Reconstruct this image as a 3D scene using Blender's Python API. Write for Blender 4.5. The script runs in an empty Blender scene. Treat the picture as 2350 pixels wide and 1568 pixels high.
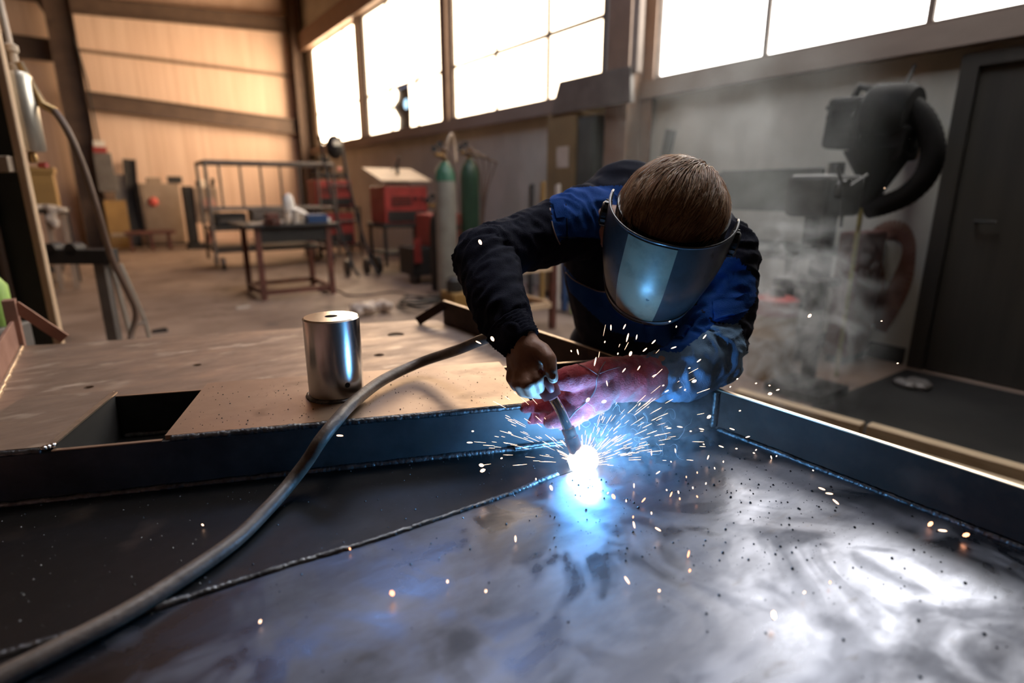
import bpy, bmesh, math, random
import numpy as np
from mathutils import Vector, Matrix, noise as mnoise
from mathutils.bvhtree import BVHTree

# ------------------------------------------------------------------ camera
F, CX, CY, H = 1320.0, 1175.0, 784.0, 1.25          # focal length and centre in photo pixels, camera height
PITCH, YAW = math.atan(349 / 1320.0), math.radians(34.7)
FW = Vector((math.sin(YAW) * math.cos(PITCH), math.cos(YAW) * math.cos(PITCH), -math.sin(PITCH)))
RT = Vector((math.cos(YAW), -math.sin(YAW), 0.0))
UP = RT.cross(FW)
CAM = Vector((0, 0, H))
SC = bpy.context.scene
COL = SC.collection
cd = bpy.data.cameras.new('camera')
cd.sensor_width = 36.0
cd.lens = 36.0 * F / 2350.0
cd.clip_start = 0.02
cd.dof.use_dof = True
cd.dof.focus_distance = 1.08
cd.dof.aperture_fstop = 1.7
cam = bpy.data.objects.new('camera', cd)
COL.objects.link(cam)
cam.matrix_world = Matrix(((RT.x, UP.x, -FW.x, 0), (RT.y, UP.y, -FW.y, 0), (RT.z, UP.z, -FW.z, H), (0, 0, 0, 1)))
SC.camera = cam

# ------------------------------------------------------------------ world, exposure
SC.view_settings.view_transform = 'Standard'
SC.view_settings.look = 'None'
SC.view_settings.gamma = 1.0
SC.view_settings.use_curve_mapping = False
SC.view_settings.exposure = 0.0
world = bpy.data.worlds.new('sky')
SC.world = world
world.use_nodes = True
wb = world.node_tree.nodes['Background']
wb.inputs[0].default_value = (0.45, 0.62, 1.0, 1)
wb.inputs[1].default_value = 1.2
SC.cycles.volume_step_rate = 3.0
SC.cycles.volume_max_steps = 64
SC.cycles.volume_bounces = 0
SC.cycles.max_bounces = 6
SC.cycles.diffuse_bounces = 3
SC.cycles.glossy_bounces = 3
SC.cycles.transmission_bounces = 6
SC.cycles.transparent_max_bounces = 8
SC.cycles.sample_clamp_indirect = 4.0
SC.cycles.use_adaptive_sampling = True
SC.cycles.adaptive_threshold = 0.06
SC.cycles.adaptive_min_samples = 16
SC.cycles.caustics_reflective = False
SC.cycles.caustics_refractive = False

# light levels
E_FAR = 13.0          # warm frosted panes far down the hall
E_NEAR = 8.0         # paler panes of the near bay
E_SKY = 12.0          # bluish roof lights
E_ARC = 30.0         # watts of the welding arc

# ------------------------------------------------------------------ pixel helpers (direction from a pixel, distance from what it touches)
def ray(x, y): return FW + RT * ((x - CX) / F) - UP * ((y - CY) / F)
def D(x, y, d): return CAM + ray(x, y) * d                                   # at a depth
def Z(x, y, z=0.0):
    r = ray(x, y); return CAM + r * ((z - H) / r.z)                          # on a level plane
def PX(x, y, v=4.7):
    r = ray(x, y); return CAM + r * (v / r.x)                                # on a plane of constant x
def PY(x, y, v=16.3):
    r = ray(x, y); return CAM + r * (v / r.y)                                # on a plane of constant y

# ------------------------------------------------------------------ materials
def mat(name, c1, c2=None, scale=6.0, rough=0.6, rough2=None, metal=0.0, bump=0.0, bscale=60.0, stretch=(1, 1, 1),
        lo=0.35, hi=0.65, coat=0.0, sheen=0.0, detail=6.0, c3=None, s3=30.0, lo3=.58, hi3=.64, spec=0.5, coords='Object', rotz=0.0):
    m = bpy.data.materials.new(name)
    m.use_nodes = True
    nt = m.node_tree; N = nt.nodes; L = nt.links
    b = N['Principled BSDF']
    b.inputs['Metallic'].default_value = metal
    b.inputs['Roughness'].default_value = rough
    b.inputs['Coat Weight'].default_value = coat
    b.inputs['Sheen Weight'].default_value = sheen
    b.inputs['Specular IOR Level'].default_value = spec
    b.inputs['Base Color'].default_value = (*c1, 1)
    tc = N.new('ShaderNodeTexCoord')
    mp = N.new('ShaderNodeMapping'); mp.inputs['Scale'].default_value = stretch; mp.inputs['Rotation'].default_value = (0, 0, rotz)
    L.new(tc.outputs[coords], mp.inputs[0])
    if c2 is not None or rough2 is not None:
        n = N.new('ShaderNodeTexNoise'); n.inputs['Scale'].default_value = scale; n.inputs['Detail'].default_value = detail
        n.inputs['Roughness'].default_value = 0.6
        L.new(mp.outputs[0], n.inputs['Vector'])
        r = N.new('ShaderNodeMapRange'); r.inputs[1].default_value = lo; r.inputs[2].default_value = hi
        L.new(n.outputs['Fac'], r.inputs[0])
        if c2 is not None:
            mx = N.new('ShaderNodeMix'); mx.data_type = 'RGBA'
            mx.inputs[6].default_value = (*c1, 1); mx.inputs[7].default_value = (*c2, 1)
            L.new(r.outputs[0], mx.inputs[0])
            out = mx.outputs[2]
            if c3 is not None:
                n3 = N.new('ShaderNodeTexNoise'); n3.inputs['Scale'].default_value = s3; n3.inputs['Detail'].default_value = 4
                L.new(mp.outputs[0], n3.inputs['Vector'])
                r3 = N.new('ShaderNodeMapRange'); r3.inputs[1].default_value = lo3; r3.inputs[2].default_value = hi3
                L.new(n3.outputs['Fac'], r3.inputs[0])
                m3 = N.new('ShaderNodeMix'); m3.data_type = 'RGBA'; m3.inputs[7].default_value = (*c3, 1)
                L.new(out, m3.inputs[6]); L.new(r3.outputs[0], m3.inputs[0]); out = m3.outputs[2]
            L.new(out, b.inputs['Base Color'])
        if rough2 is not None:
            r2 = N.new('ShaderNodeMapRange'); r2.inputs[3].default_value = rough; r2.inputs[4].default_value = rough2
            L.new(r.outputs[0], r2.inputs[0]); L.new(r2.outputs[0], b.inputs['Roughness'])
    if bump > 0:
        nb = N.new('ShaderNodeTexNoise'); nb.inputs['Scale'].default_value = bscale; nb.inputs['Detail'].default_value = 4
        L.new(mp.outputs[0], nb.inputs['Vector'])
        bp = N.new('ShaderNodeBump'); bp.inputs['Strength'].default_value = bump; bp.inputs['Distance'].default_value = 0.004
        L.new(nb.outputs['Fac'], bp.inputs['Height']); L.new(bp.outputs[0], b.inputs['Normal'])
    return m

def emat(name, col, strength, col2=None, stretch=(1, 1, 1), scale=1.0, lo=.35, hi=.7, s2=None):
    m = bpy.data.materials.new(name); m.use_nodes = True
    nt = m.node_tree; N = nt.nodes; L = nt.links
    N.remove(N['Principled BSDF'])
    e = N.new('ShaderNodeEmission'); e.inputs[0].default_value = (*col, 1); e.inputs[1].default_value = strength
    L.new(e.outputs[0], N['Material Output'].inputs[0])
    if col2 is not None:
        tc = N.new('ShaderNodeTexCoord'); mp = N.new('ShaderNodeMapping'); mp.inputs['Scale'].default_value = stretch
        n = N.new('ShaderNodeTexNoise'); n.inputs['Scale'].default_value = scale; n.inputs['Detail'].default_value = 3
        L.new(tc.outputs['Object'], mp.inputs[0]); L.new(mp.outputs[0], n.inputs['Vector'])
        r = N.new('ShaderNodeMapRange'); r.inputs[1].default_value = lo; r.inputs[2].default_value = hi
        L.new(n.outputs['Fac'], r.inputs[0])
        mx = N.new('ShaderNodeMix'); mx.data_type = 'RGBA'; mx.inputs[6].default_value = (*col, 1); mx.inputs[7].default_value = (*col2, 1)
        L.new(r.outputs[0], mx.inputs[0]); L.new(mx.outputs[2], e.inputs[0])
    m.cycles.emission_sampling = 'AUTO'
    return m

# ------------------------------------------------------------------ mesh collector
class MB:
    def __init__(s): s.v = []; s.f = []; s.m = []
    def add(s, vs, fs, mi=0):
        o = len(s.v); s.v += [tuple(v) for v in vs]
        s.f += [tuple(i + o for i in f) for f in fs]; s.m += [mi] * len(fs)
        return s
    def box(s, lo, hi, mi=0):
        x0, y0, z0 = lo; x1, y1, z1 = hi
        return s.add([(x0, y0, z0), (x1, y0, z0), (x1, y1, z0), (x0, y1, z0), (x0, y0, z1), (x1, y0, z1), (x1, y1, z1), (x0, y1, z1)],
                     [(0, 3, 2, 1), (4, 5, 6, 7), (0, 1, 5, 4), (1, 2, 6, 5), (2, 3, 7, 6), (3, 0, 4, 7)], mi)
    def obox(s, c, ax, hs, mi=0):
        c = Vector(c); a = [Vector(v).normalized() * h for v, h in zip(ax, hs)]
        vs = [c + a[0] * i + a[1] * j + a[2] * k for k in (-1, 1) for i, j in ((-1, -1), (1, -1), (1, 1), (-1, 1))]
        return s.add(vs, [(0, 3, 2, 1), (4, 5, 6, 7), (0, 1, 5, 4), (1, 2, 6, 5), (2, 3, 7, 6), (3, 0, 4, 7)], mi)
    def bar(s, p0, p1, w, h, up=(0, 0, 1), mi=0):
        p0 = Vector(p0); p1 = Vector(p1); d = (p1 - p0); l = d.length; d.normalize()
        u = Vector(up)
        if abs(u.dot(d)) > .98: u = Vector((0, 1, 0)) if abs(d.y) < .9 else Vector((1, 0, 0))
        sd = d.cross(u).normalized(); u = sd.cross(d).normalized()
        return s.obox((p0 + p1) / 2, (d, sd, u), (l / 2, w / 2, h / 2), mi)
    def prism(s, poly, vec, mi=0):
        n = len(poly); vec = Vector(vec); a = [Vector(p) for p in poly]; b = [p + vec for p in a]
        fs = [tuple(range(n - 1, -1, -1)), tuple(range(n, 2 * n))] + [(i, (i + 1) % n, n + (i + 1) % n, n + i) for i in range(n)]
        return s.add(a + b, fs, mi)
    def tube(s, pts, r, n=8, caps=True, mi=0, flat=None):
        pts = [Vector(p) for p in pts]; k = len(pts)
        rr = list(r) if hasattr(r, '__len__') else [r] * k
        T = [(pts[min(i + 1, k - 1)] - pts[max(i - 1, 0)]).normalized() for i in range(k)]
        u = Vector((0, 0, 1)) if abs(T[0].z) < .9 else Vector((1, 0, 0))
        vs = []
        for i in range(k):
            u = (u - T[i] * u.dot(T[i])).normalized(); w = T[i].cross(u)
            for j in range(n):
                a = 2 * math.pi * j / n
                vs.append(pts[i] + (u * math.cos(a) * (flat or 1) + w * math.sin(a)) * rr[i])
        fs = [(i * n + j, i * n + (j + 1) % n, (i + 1) * n + (j + 1) % n, (i + 1) * n + j) for i in range(k - 1) for j in range(n)]
        if caps: fs += [tuple(range(n - 1, -1, -1)), tuple(range((k - 1) * n, k * n))]
        return s.add(vs, fs, mi)
    def lathe(s, o, ax, prof, n=24, caps=True, mi=0):
        o = Vector(o); ax = Vector(ax).normalized()
        u = Vector((1, 0, 0)) if abs(ax.x) < .9 else Vector((0, 1, 0))
        u = (u - ax * u.dot(ax)).normalized(); w = ax.cross(u)
        vs = [o + ax * h + (u * math.cos(2 * math.pi * j / n) + w * math.sin(2 * math.pi * j / n)) * r for r, h in prof for j in range(n)]
        k = len(prof)
        fs = [(i * n + j, i * n + (j + 1) % n, (i + 1) * n + (j + 1) % n, (i + 1) * n + j) for i in range(k - 1) for j in range(n)]
        if caps: fs += [tuple(range(n - 1, -1, -1)), tuple(range((k - 1) * n, k * n))]
        return s.add(vs, fs, mi)
    def ball(s, c, r, n=12, m=8, ax=None, mi=0):
        r = r if hasattr(r, '__len__') else (r, r, r); c = Vector(c)
        A = [Vector(a) for a in (ax or ((1, 0, 0), (0, 1, 0), (0, 0, 1)))]
        vs = [c + A[2] * r[2]]
        for i in range(1, m):
            t = math.pi * i / m
            for j in range(n):
                p = 2 * math.pi * j / n
                vs.append(c + A[0] * (r[0] * math.sin(t) * math.cos(p)) + A[1] * (r[1] * math.sin(t) * math.sin(p)) + A[2] * (r[2] * math.cos(t)))
        vs.append(c - A[2] * r[2])
        fs = [(0, 1 + j, 1 + (j + 1) % n) for j in range(n)]
        fs += [(1 + i * n + j, 1 + (i + 1) * n + j, 1 + (i + 1) * n + (j + 1) % n, 1 + i * n + (j + 1) % n) for i in range(m - 2) for j in range(n)]
        e = len(vs) - 1; b = 1 + (m - 2) * n
        fs += [(e, b + (j + 1) % n, b + j) for j in range(n)]
        return s.add(vs, fs, mi)
    def mesh(s, name, mats, smooth=False):
        me = bpy.data.meshes.new(name); me.from_pydata(s.v, [], s.f); me.update()
        for m in (mats if isinstance(mats, (list, tuple)) else [mats]): me.materials.append(m)
        if any(s.m): me.polygons.foreach_set('material_index', s.m)
        bm = bmesh.new(); bm.from_mesh(me); bmesh.ops.recalc_face_normals(bm, faces=bm.faces); bm.to_mesh(me); bm.free()
        if smooth:
            me.polygons.foreach_set('use_smooth', [True] * len(me.polygons))
            if smooth == 'a': me.set_sharp_from_angle(angle=math.radians(38))
        return me
    def obj(s, name, mats, parent=None, smooth=False, bevel=0.0):
        o = bpy.data.objects.new(name, s.mesh(name, mats, smooth)); COL.objects.link(o)
        if parent is not None:
            o.parent = parent
            o.matrix_parent_inverse = Matrix.Translation(parent.location).inverted()
        if bevel:
            b = o.modifiers.new('bevel', 'BEVEL'); b.width = bevel; b.segments = 2; b.limit_method = 'ANGLE'
            b.angle_limit = math.radians(40)
        return o

def tag(o, label=None, cat=None, group=None, kind=None):
    if label: o['label'] = label
    if cat: o['category'] = cat
    if group: o['group'] = group
    if kind: o['kind'] = kind
    return o
def thing(name, loc, label, cat, group=None, kind=None):
    e = bpy.data.objects.new(name, None); COL.objects.link(e); e.location = loc; e.empty_display_size = .1
    return tag(e, label, cat, group, kind)
def catmull(pts, k=8):
    p = [Vector(a) for a in pts]; p = [p[0] * 2 - p[1]] + p + [p[-1] * 2 - p[-2]]; out = []
    for i in range(1, len(p) - 2):
        for j in range(k):
            t = j / k; a, b, c, d = p[i - 1], p[i], p[i + 1], p[i + 2]
            out.append(0.5 * ((2 * b) + (c - a) * t + (2 * a - 5 * b + 4 * c - d) * t * t + (3 * b - a - 3 * c + d) * t ** 3))
    out.append(p[-2]); return out
def part(fn, name, m, parent, smooth=False, bevel=0.0):
    b = MB(); fn(b); return b.obj(name, m, parent, smooth, bevel)

M = {}
M['floor'] = mat('concrete_floor', (.20, .135, .10), (.33, .24, .185), 1.3, .62, .5, bump=.25, bscale=25, c3=(.10, .07, .055), s3=3.0, lo3=.55, hi3=.72)
M['wall_far'] = mat('peach_sheeting', (.82, .60, .46), (.72, .50, .37), 1.5, .6, stretch=(7, 1, .25), c3=(.62, .42, .28), s3=1.6, lo3=.55, hi3=.8)
M['wall_side'] = mat('grey_green_paint', (.51, .50, .43), (.41, .40, .34), 2.2, .7, stretch=(1, 1, .5), bump=.2, bscale=30, c3=(.58, .55, .48), s3=3.5, lo3=.5, hi3=.8)
M['wall_dim'] = mat('dark_brown_sheeting', (.10, .075, .055), (.07, .05, .04), 2.0, .7)
M['ceiling'] = mat('ceiling_sheeting', (.26, .165, .105), (.19, .12, .08), 1.0, .75)
M['beam'] = mat('dark_brown_steel', (.085, .052, .036), (.12, .075, .05), 5, .55, metal=.1)
M['beam_pale'] = mat('pale_brown_steel', (.26, .17, .115), (.20, .13, .09), 5, .6)
M['frame'] = mat('window_frame_paint', (.11, .082, .062), (.16, .12, .095), 4, .6)
M['sill'] = mat('sill_band', (.22, .17, .135), (.30, .235, .19), 3, .7, stretch=(1, .3, 1))
M['pane_far'] = emat('frosted_pane_warm', (1.0, .72, .46), E_FAR * 1.5, (.13, .075, .045), (3, 3.2, .10), 1.6, .60, .85)
M['pane_mid'] = emat('frosted_pane_mid', (1.0, .78, .55), E_FAR * .6, (.17, .115, .075), (3, 2.6, .10), 1.5, .62, .88)
M['pane_near'] = emat('frosted_pane_near', (1.0, .96, .90), E_NEAR)
M['roof_light'] = emat('roof_light_sheet', (.97, .97, 1.0), E_SKY)
M['roof_light2'] = emat('dusty_roof_light_sheet', (.36, .55, 1.0), E_SKY * .28)
M['door'] = mat('dark_door_paint', (.035, .033, .028), (.05, .046, .038), 2, .5, stretch=(1, 6, .3))
M['dark'] = mat('near_black', (.018, .017, .016), (.03, .027, .024), 6, .6)
M['black'] = mat('black_plastic', (.012, .012, .013), rough=.35)
M['matte_black'] = mat('matte_black', (.010, .010, .010), (.016, .015, .014), 8, .8, spec=.15)
M['brass'] = mat('dull_brass', (.45, .30, .14), rough=.4, metal=1)

# ------------------------------------------------------------------ hall
XW, YF, XL, YB, HC = 4.7, 16.3, -7.0, -6.0, 5.9
floor = MB().box((XL, YB, -.1), (XW + .3, YF + .3, 0)).obj('floor', M['floor']); tag(floor, kind='structure')
tag(MB().box((XL, YF, 0), (XW + .3, YF + .25, HC)).obj('wall_far', M['wall_far']), kind='structure')
tag(MB().box((XL - .25, YB, 0), (XL, YF + .25, HC)).obj('wall_left', M['wall_dim']), kind='structure')
tag(MB().box((XL, YB - .25, 0), (XW + .3, YB, HC)).obj('wall_near', M['wall_dim']), kind='structure')
ZS, ZM, ZT = 2.29, 3.05, 4.53        # window sill, transom and head
bays = [('far', 15.29, 12.29, [14.06, 13.06]), ('mid', 11.945, 8.653, [10.79, 9.66]), ('mid', 8.377, 5.02, [7.18, 6.03]), ('near', 4.28, .75, [3.11, 1.91])]
w = MB()
w.box((XW, YB, 0), (XW + .25, YF, ZS)); w.box((XW, YB, ZT), (XW + .25, YF, HC))
edges = [YF] + [v for b in bays for v in (b[1], b[2])] + [YB]
for i in range(0, len(edges), 2): w.box((XW, edges[i + 1], ZS), (XW + .25, edges[i], ZT))
tag(w.obj('wall_right', M['wall_side']), kind='structure')
# ceiling with roof lights left open
sky = [(1.2, 3.9, 1.2, 2.8), (1.2, 3.9, 4.6, 7.0)]
c = MB(); c.box((XL, YB, HC), (1.2, YF, HC + .12)); c.box((3.9, YB, HC), (XW + .3, YF, HC + .12))
ys = [YB] + [v for s_ in sky for v in s_[2:]] + [YF]
for i in range(0, len(ys), 2): c.box((1.2, ys[i], HC), (3.9, ys[i + 1], HC + .12))
tag(c.obj('ceiling', M['ceiling']), kind='structure')
for i, s_ in enumerate(sky):
    e = thing('window_%d' % (10 + i), (s_[0], s_[2], HC), None, None, kind='structure')
    nb = 3; wd = (s_[1] - s_[0]) / nb
    for k in range(nb):
        MB().box((s_[0] + k * wd + .03, s_[2] + .03, HC + .04), (s_[0] + (k + 1) * wd - .03, s_[3] - .03, HC + .05)).obj('pane', M['roof_light' if i == 0 else 'roof_light2'], e)
        if k: MB().box((s_[0] + k * wd - .03, s_[2], HC + .0), (s_[0] + k * wd + .03, s_[3], HC + .1)).obj('glazing_bar', M['frame'], e)
for i, (kind, y1, y0, bars) in enumerate(bays):
    e = thing('window_%d' % (i + 1), (XW, (y0 + y1) / 2, ZS), None, None, kind='structure')
    f = MB(); t = .035
    f.box((XW - .02, y0, ZS), (XW + .10, y0 + t, ZT)); f.box((XW - .02, y1 - t, ZS), (XW + .10, y1, ZT))
    f.box((XW - .02, y0 + t, ZS), (XW + .10, y1 - t, ZS + t)); f.box((XW - .02, y0 + t, ZT - t), (XW + .10, y1 - t, ZT))
    f.obj('window_frame', M['frame'], e)
    ys = sorted([y0 + t] + bars + [y1 - t])
    for b in bars: MB().box((XW, b - .022, ZS + t), (XW + .07, b + .022, ZT - t)).obj('mullion', M['frame'], e)
    if kind != 'near':
        MB().box((XW + .003, y0 + t, ZM - .022), (XW + .067, y1 - t, ZM + .022)).obj('transom', M['frame'], e)
        rows = [(ZS + t, ZM - .022), (ZM + .022, ZT - t)]
    else: rows = [(ZS + t, ZT - t)]
    pm = M['pane_' + kind]
    for a, b in zip(ys[:-1], ys[1:]):
        for r, (za, zb) in enumerate(rows):
            broken = (i == 1 and r == 0 and a > 9.5 and b < 10.9)
            a_, b_ = a + (0 if a == ys[0] else .022), b - (0 if b == ys[-1] else .022)
            if broken:
                # jagged rests of glass around a hole, the fan box behind it shows through
                X0 = XW + .03
                def shard(pts): MB().prism([(X0, p, q) for p, q in pts], (.008, 0, 0)).obj('pane_shard', pm, e)
                shard([(a_, za), (a_ + .32, za), (a_ + .30, za + .3), (a_ + .33, zb), (a_, zb)])
                shard([(b_, za), (b_ - .22, za), (b_ - .25, za + .2), (b_ - .10, za + .33), (b_ - .04, za + .38), (b_, za + .36)])
                shard([(b_, za + .42), (b_ - .08, za + .46), (b_ - .22, za + .52), (b_ - .26, zb - .08), (b_ - .2, zb), (b_, zb)])
                continue
            MB().box((X0 if False else XW + .03, a_, za), (XW + .038, b_, zb)).obj('pane', pm, e)
fb = thing('fan_box', (XW + .06, 10.25, 2.32), 'dark extractor fan box showing through the broken window pane', 'fan')
MB().box((XW + .06, 9.72, 2.32), (XW + .24, 10.74, 3.02)).obj('housing', M['dark'], fb)
MB().lathe((XW + .058, 10.22, 2.74), (-1, 0, 0), [(.0, 0), (.085, 0), (.085, .004), (.0, .004)], 20, False).obj('pale_blue_disc', emat('pale_blue_glow', (.5, .78, 1.0), 2.2), fb)  # pale blue glowing disc set on the housing front

# sill band, lintel, girts and columns
tag(MB().box((XW - .10, -5.9, ZS - .16), (XW, 16.25, ZS)).obj('trim_1', M['sill']), kind='structure')
tag(MB().box((XW - .16, -5.9, ZT + .0), (XW, 16.0, ZT + .42)).obj('trim_2', M['beam_pale']), kind='structure')
def hcol(b, x, y, z0, z1, w, d, t=.016, axis='y'):
    if axis == 'y':   # flanges face +-y
        b.box((x - w / 2, y - d / 2, z0), (x + w / 2, y - d / 2 + t, z1)); b.box((x - w / 2, y + d / 2 - t, z0), (x + w / 2, y + d / 2, z1))
        b.box((x - t / 2, y - d / 2 + t, z0), (x + t / 2, y + d / 2 - t, z1))
    else:
        b.box((x - d / 2, y - w / 2, z0), (x - d / 2 + t, y + w / 2, z1)); b.box((x + d / 2 - t, y - w / 2, z0), (x + d / 2, y + w / 2, z1))
        b.box((x - d / 2 + t, y - t / 2, z0), (x + d / 2 - t, y + t / 2, z1))
def column(x, y, w, d, axis, label, m='beam', z1=HC - .01):
    e = thing('steel_column', (x, y, 0), label, 'column')
    part(lambda b: hcol(b, x, y, .02, z1, w, d, .02, axis), 'shaft', M[m], e)
    part(lambda b: b.box((x - w * .6, y - d * .6, 0), (x + w * .6, y + d * .6, .02)), 'base_plate', M[m], e)
    return e
cl = column(-.17, 15.78, .30, .46, 'x', 'dark brown steel column against the far wall, tall, left of the grey cabinet')
MB().prism([(-.30, 15.74, 5.88), (-.30, 15.74, 4.4), (-.95, 15.74, 5.88)], (0, .04, 0)).obj('haunch', M['beam'], cl)
column(4.5, 15.95, .22, .3, 'y', 'brown steel column in the far corner beside the first window')
cr = column(4.47, 4.40, .30, .36, 'x', 'steel column with pale flange edges between the two big window bays', 'beam_pale')
MB().box((4.22, 4.08, 2.3), (4.29, 4.16, 5.2)).obj('cable_duct', M['sill'], cr)
for k, (yy) in enumerate((12.12, 8.515)):
    tag(MB().box((XW - .09, yy - .10, ZS + .001), (XW - .001, yy + .10, ZT - .001)).obj('trim_%d' % (3 + k), M['beam_pale']), kind='structure')
def girt(name, z_l, z_r, h, x0, x1, y, m, label, flange=True, dep=.14):
    e = thing(name, (x0, y, z_l), label, 'beam')
    def g(b):
        b.bar((x0, y, z_l + h / 2), (x1, y, z_r + h / 2), .02, h)
    part(g, 'web', M[m], e)
    if flange:
        part(lambda b: b.bar((x0, y, z_l + h - .012), (x1, y, z_r + h - .012), dep, .024), 'flange', M[m], e)
        part(lambda b: b.bar((x0, y, z_l + .012), (x1, y, z_r + .012), dep, .024), 'flange', M[m], e)
    return e
girt('wall_beam', 4.78, 5.0, .34, -.05, 4.38, 16.1, 'beam', 'heavy dark beam along the top of the far wall')
girt('wall_rail', 4.08, 4.0, .07, .02, 4.38, 16.25, 'beam_pale', 'thin rail across the middle of the far wall', False)
girt('wall_beam', 2.93, 2.62, .36, .02, 4.38, 16.1, 'beam', 'brown channel beam sloping slightly down across the far wall')
girt('wall_beam', 3.95, 3.80, .42, -6.9, -.34, 16.05, 'beam', 'dark beam on the far wall left of the column')
girt('wall_beam', 5.0, 4.9, .45, -6.9, -.34, 16.05, 'beam', 'topmost dark beam on the far wall left of the column')
for k in range(3):
    girt('roof_rafter', 5.55, 5.55, .3, -6.9, 4.4, (13.0, 8.5, -1.0)[k], 'beam', ('dark roof rafter nearest the far wall', 'dark roof rafter over the red table', 'dark roof rafter above and behind the tray')[k], True, .16)
# door in the right wall
dr = thing('door_1', (XW, 1.0, 0), None, None, kind='structure')
MB().box((XW - .03, -.25, .01), (XW - .005, 1.56, 2.0)).obj('door_leaf', M['door'], dr)
f = MB(); f.box((XW - .06, 1.56, 0), (XW - .001, 1.66, 2.08)); f.box((XW - .06, -.35, 0), (XW - .001, -.25, 2.08)); f.box((XW - .06, -.25, 2.0), (XW - .001, 1.56, 2.08))
f.obj('door_frame', M['door'], dr)
MB().tube([(XW - .03, 1.42, 1.05), (XW - .08, 1.42, 1.05), (XW - .08, 1.30, 1.05)], .01, 8).obj('door_handle', M['dark'], dr)
tag(MB().box((XW - .015, 1.7, .0), (XW - .001, 4.3, .12)).obj('baseboard_right', M['dark']), kind='structure')
# rust-red arch brushed on the wall
def arch(b):
    pts = [PX(x, y, XW - .003) for x, y in ((2000, 745), (2008, 640), (1998, 560), (2020, 535), (2060, 530), (2085, 560), (2078, 620), (2050, 690), (2020, 760))]
    pts = catmull(pts, 6)
    wd = [.058 + .014 * math.sin(i * .35) for i in range(len(pts))]
    for i in range(len(pts) - 1):
        t = (pts[i + 1] - pts[i]).normalized(); s_ = t.cross(Vector((1, 0, 0)))
        b.add([pts[i] - s_ * wd[i], pts[i] + s_ * wd[i], pts[i + 1] + s_ * wd[i + 1], pts[i + 1] - s_ * wd[i + 1]], [(0, 1, 2, 3)])
am = MB(); arch(am)
tag(am.obj('painted_arch', mat('rust_red_paint', (.16, .07, .045), (.25, .13, .09), 9, .8)), 'rust-red arch brushed on the grey wall beside the dark door', 'paint mark')
# ------------------------------------------------------------------ the welded steel tray
ZT0 = .75
K = Vector((1.02, .705, 0)); DV = Vector((-.936, .3515, 0)).normalized(); NV = Vector((-DV.y, DV.x, 0)) * -1
if NV.y < 0: NV = -NV
def box_pt(t, n, z): p = K + DV * t + NV * n; return Vector((p.x, p.y, z))
M['tray'] = mat('blue_grey_mill_steel', (.215, .23, .275), (.11, .115, .138), 3.4, .24, .46, metal=1.0, bump=.10, bscale=18, c3=(.10, .09, .085), s3=15, lo3=.66, hi3=.84, stretch=(1, 2.6, 1), rotz=.6, detail=9)
M['tray2'] = mat('dark_mill_steel', (.085, .08, .08), (.05, .046, .043), 3.5, .36, .5, metal=1.0, bump=.15, bscale=22, c3=(.13, .105, .09), s3=9, lo3=.60, hi3=.72)
M['plate'] = mat('brown_scaled_plate', (.50, .37, .28), (.30, .215, .16), 6, .42, .55, metal=.75, bump=.2, bscale=20, stretch=(1, 2.2, 1), c3=(.62, .50, .39), s3=9, lo3=.58, hi3=.7, rotz=.35)
M['plate2'] = mat('smooth_brown_plate', (.55, .40, .29), (.42, .29, .205), 4, .36, .46, metal=.8, bump=.12, bscale=30, c3=(.20, .13, .09), s3=7, lo3=.6, hi3=.75)
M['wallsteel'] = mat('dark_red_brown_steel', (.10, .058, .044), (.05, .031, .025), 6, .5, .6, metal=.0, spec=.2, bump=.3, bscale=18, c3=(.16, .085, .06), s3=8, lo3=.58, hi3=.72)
M['boxsteel'] = mat('dark_blue_steel_web', (.085, .09, .096), (.036, .036, .039), 7, .42, .5, metal=.3, bump=.15, bscale=22, c3=(.05, .05, .05), s3=10, lo3=.6, hi3=.68)
M['rib_shade'] = mat('shaded_rib', (.03, .028, .027), (.02, .019, .018), 8, .6)  # shade inside the box beam put into the rib's colour
M['edge'] = mat('ground_bright_edge', (.72, .58, .44), (.5, .38, .28), 30, .38, metal=.9)
M['weld'] = mat('weld_bead_steel', (.24, .25, .26), (.09, .09, .095), 45, .40, .52, metal=1.0, bump=.5, bscale=160)
M['bright'] = mat('turned_steel', (.74, .70, .66), (.66, .61, .56), 14, .20, .27, metal=1.0, stretch=(1, 1, .6))
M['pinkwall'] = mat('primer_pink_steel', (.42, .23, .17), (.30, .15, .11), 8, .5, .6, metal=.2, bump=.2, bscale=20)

def smear(m, amp=.22, sc=5.0):
    nt = m.node_tree; N = nt.nodes; L = nt.links; b = N['Principled BSDF']
    src = b.inputs['Roughness'].links[0].from_socket
    tc = N.new('ShaderNodeTexCoord'); n = N.new('ShaderNodeTexNoise'); n.inputs['Scale'].default_value = sc; n.inputs['Distortion'].default_value = 2.6; n.inputs['Detail'].default_value = 8
    L.new(tc.outputs['Object'], n.inputs['Vector'])
    r = N.new('ShaderNodeMapRange'); r.inputs[1].default_value = .42; r.inputs[2].default_value = .62; r.inputs[3].default_value = -.05; r.inputs[4].default_value = amp
    L.new(n.outputs['Fac'], r.inputs[0]); a = N.new('ShaderNodeMath'); a.operation = 'ADD'; L.new(src, a.inputs[0]); L.new(r.outputs[0], a.inputs[1]); L.new(a.outputs[0], b.inputs['Roughness'])
smear(M['tray'])
tray = thing('steel_chassis', (.4, .9, 0), 'big welded steel chassis tray with low side walls and a raised box beam across it', 'steel tray')
TH = .008
XR, XLW = 1.02, -.29
SEAM = .742
def poly_plate(pts, z1, th, name, m, bevel=0):
    return MB().prism([(p[0], p[1], z1 - th) for p in pts], (0, 0, th)).obj(name, m, tray, bevel=bevel)
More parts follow.
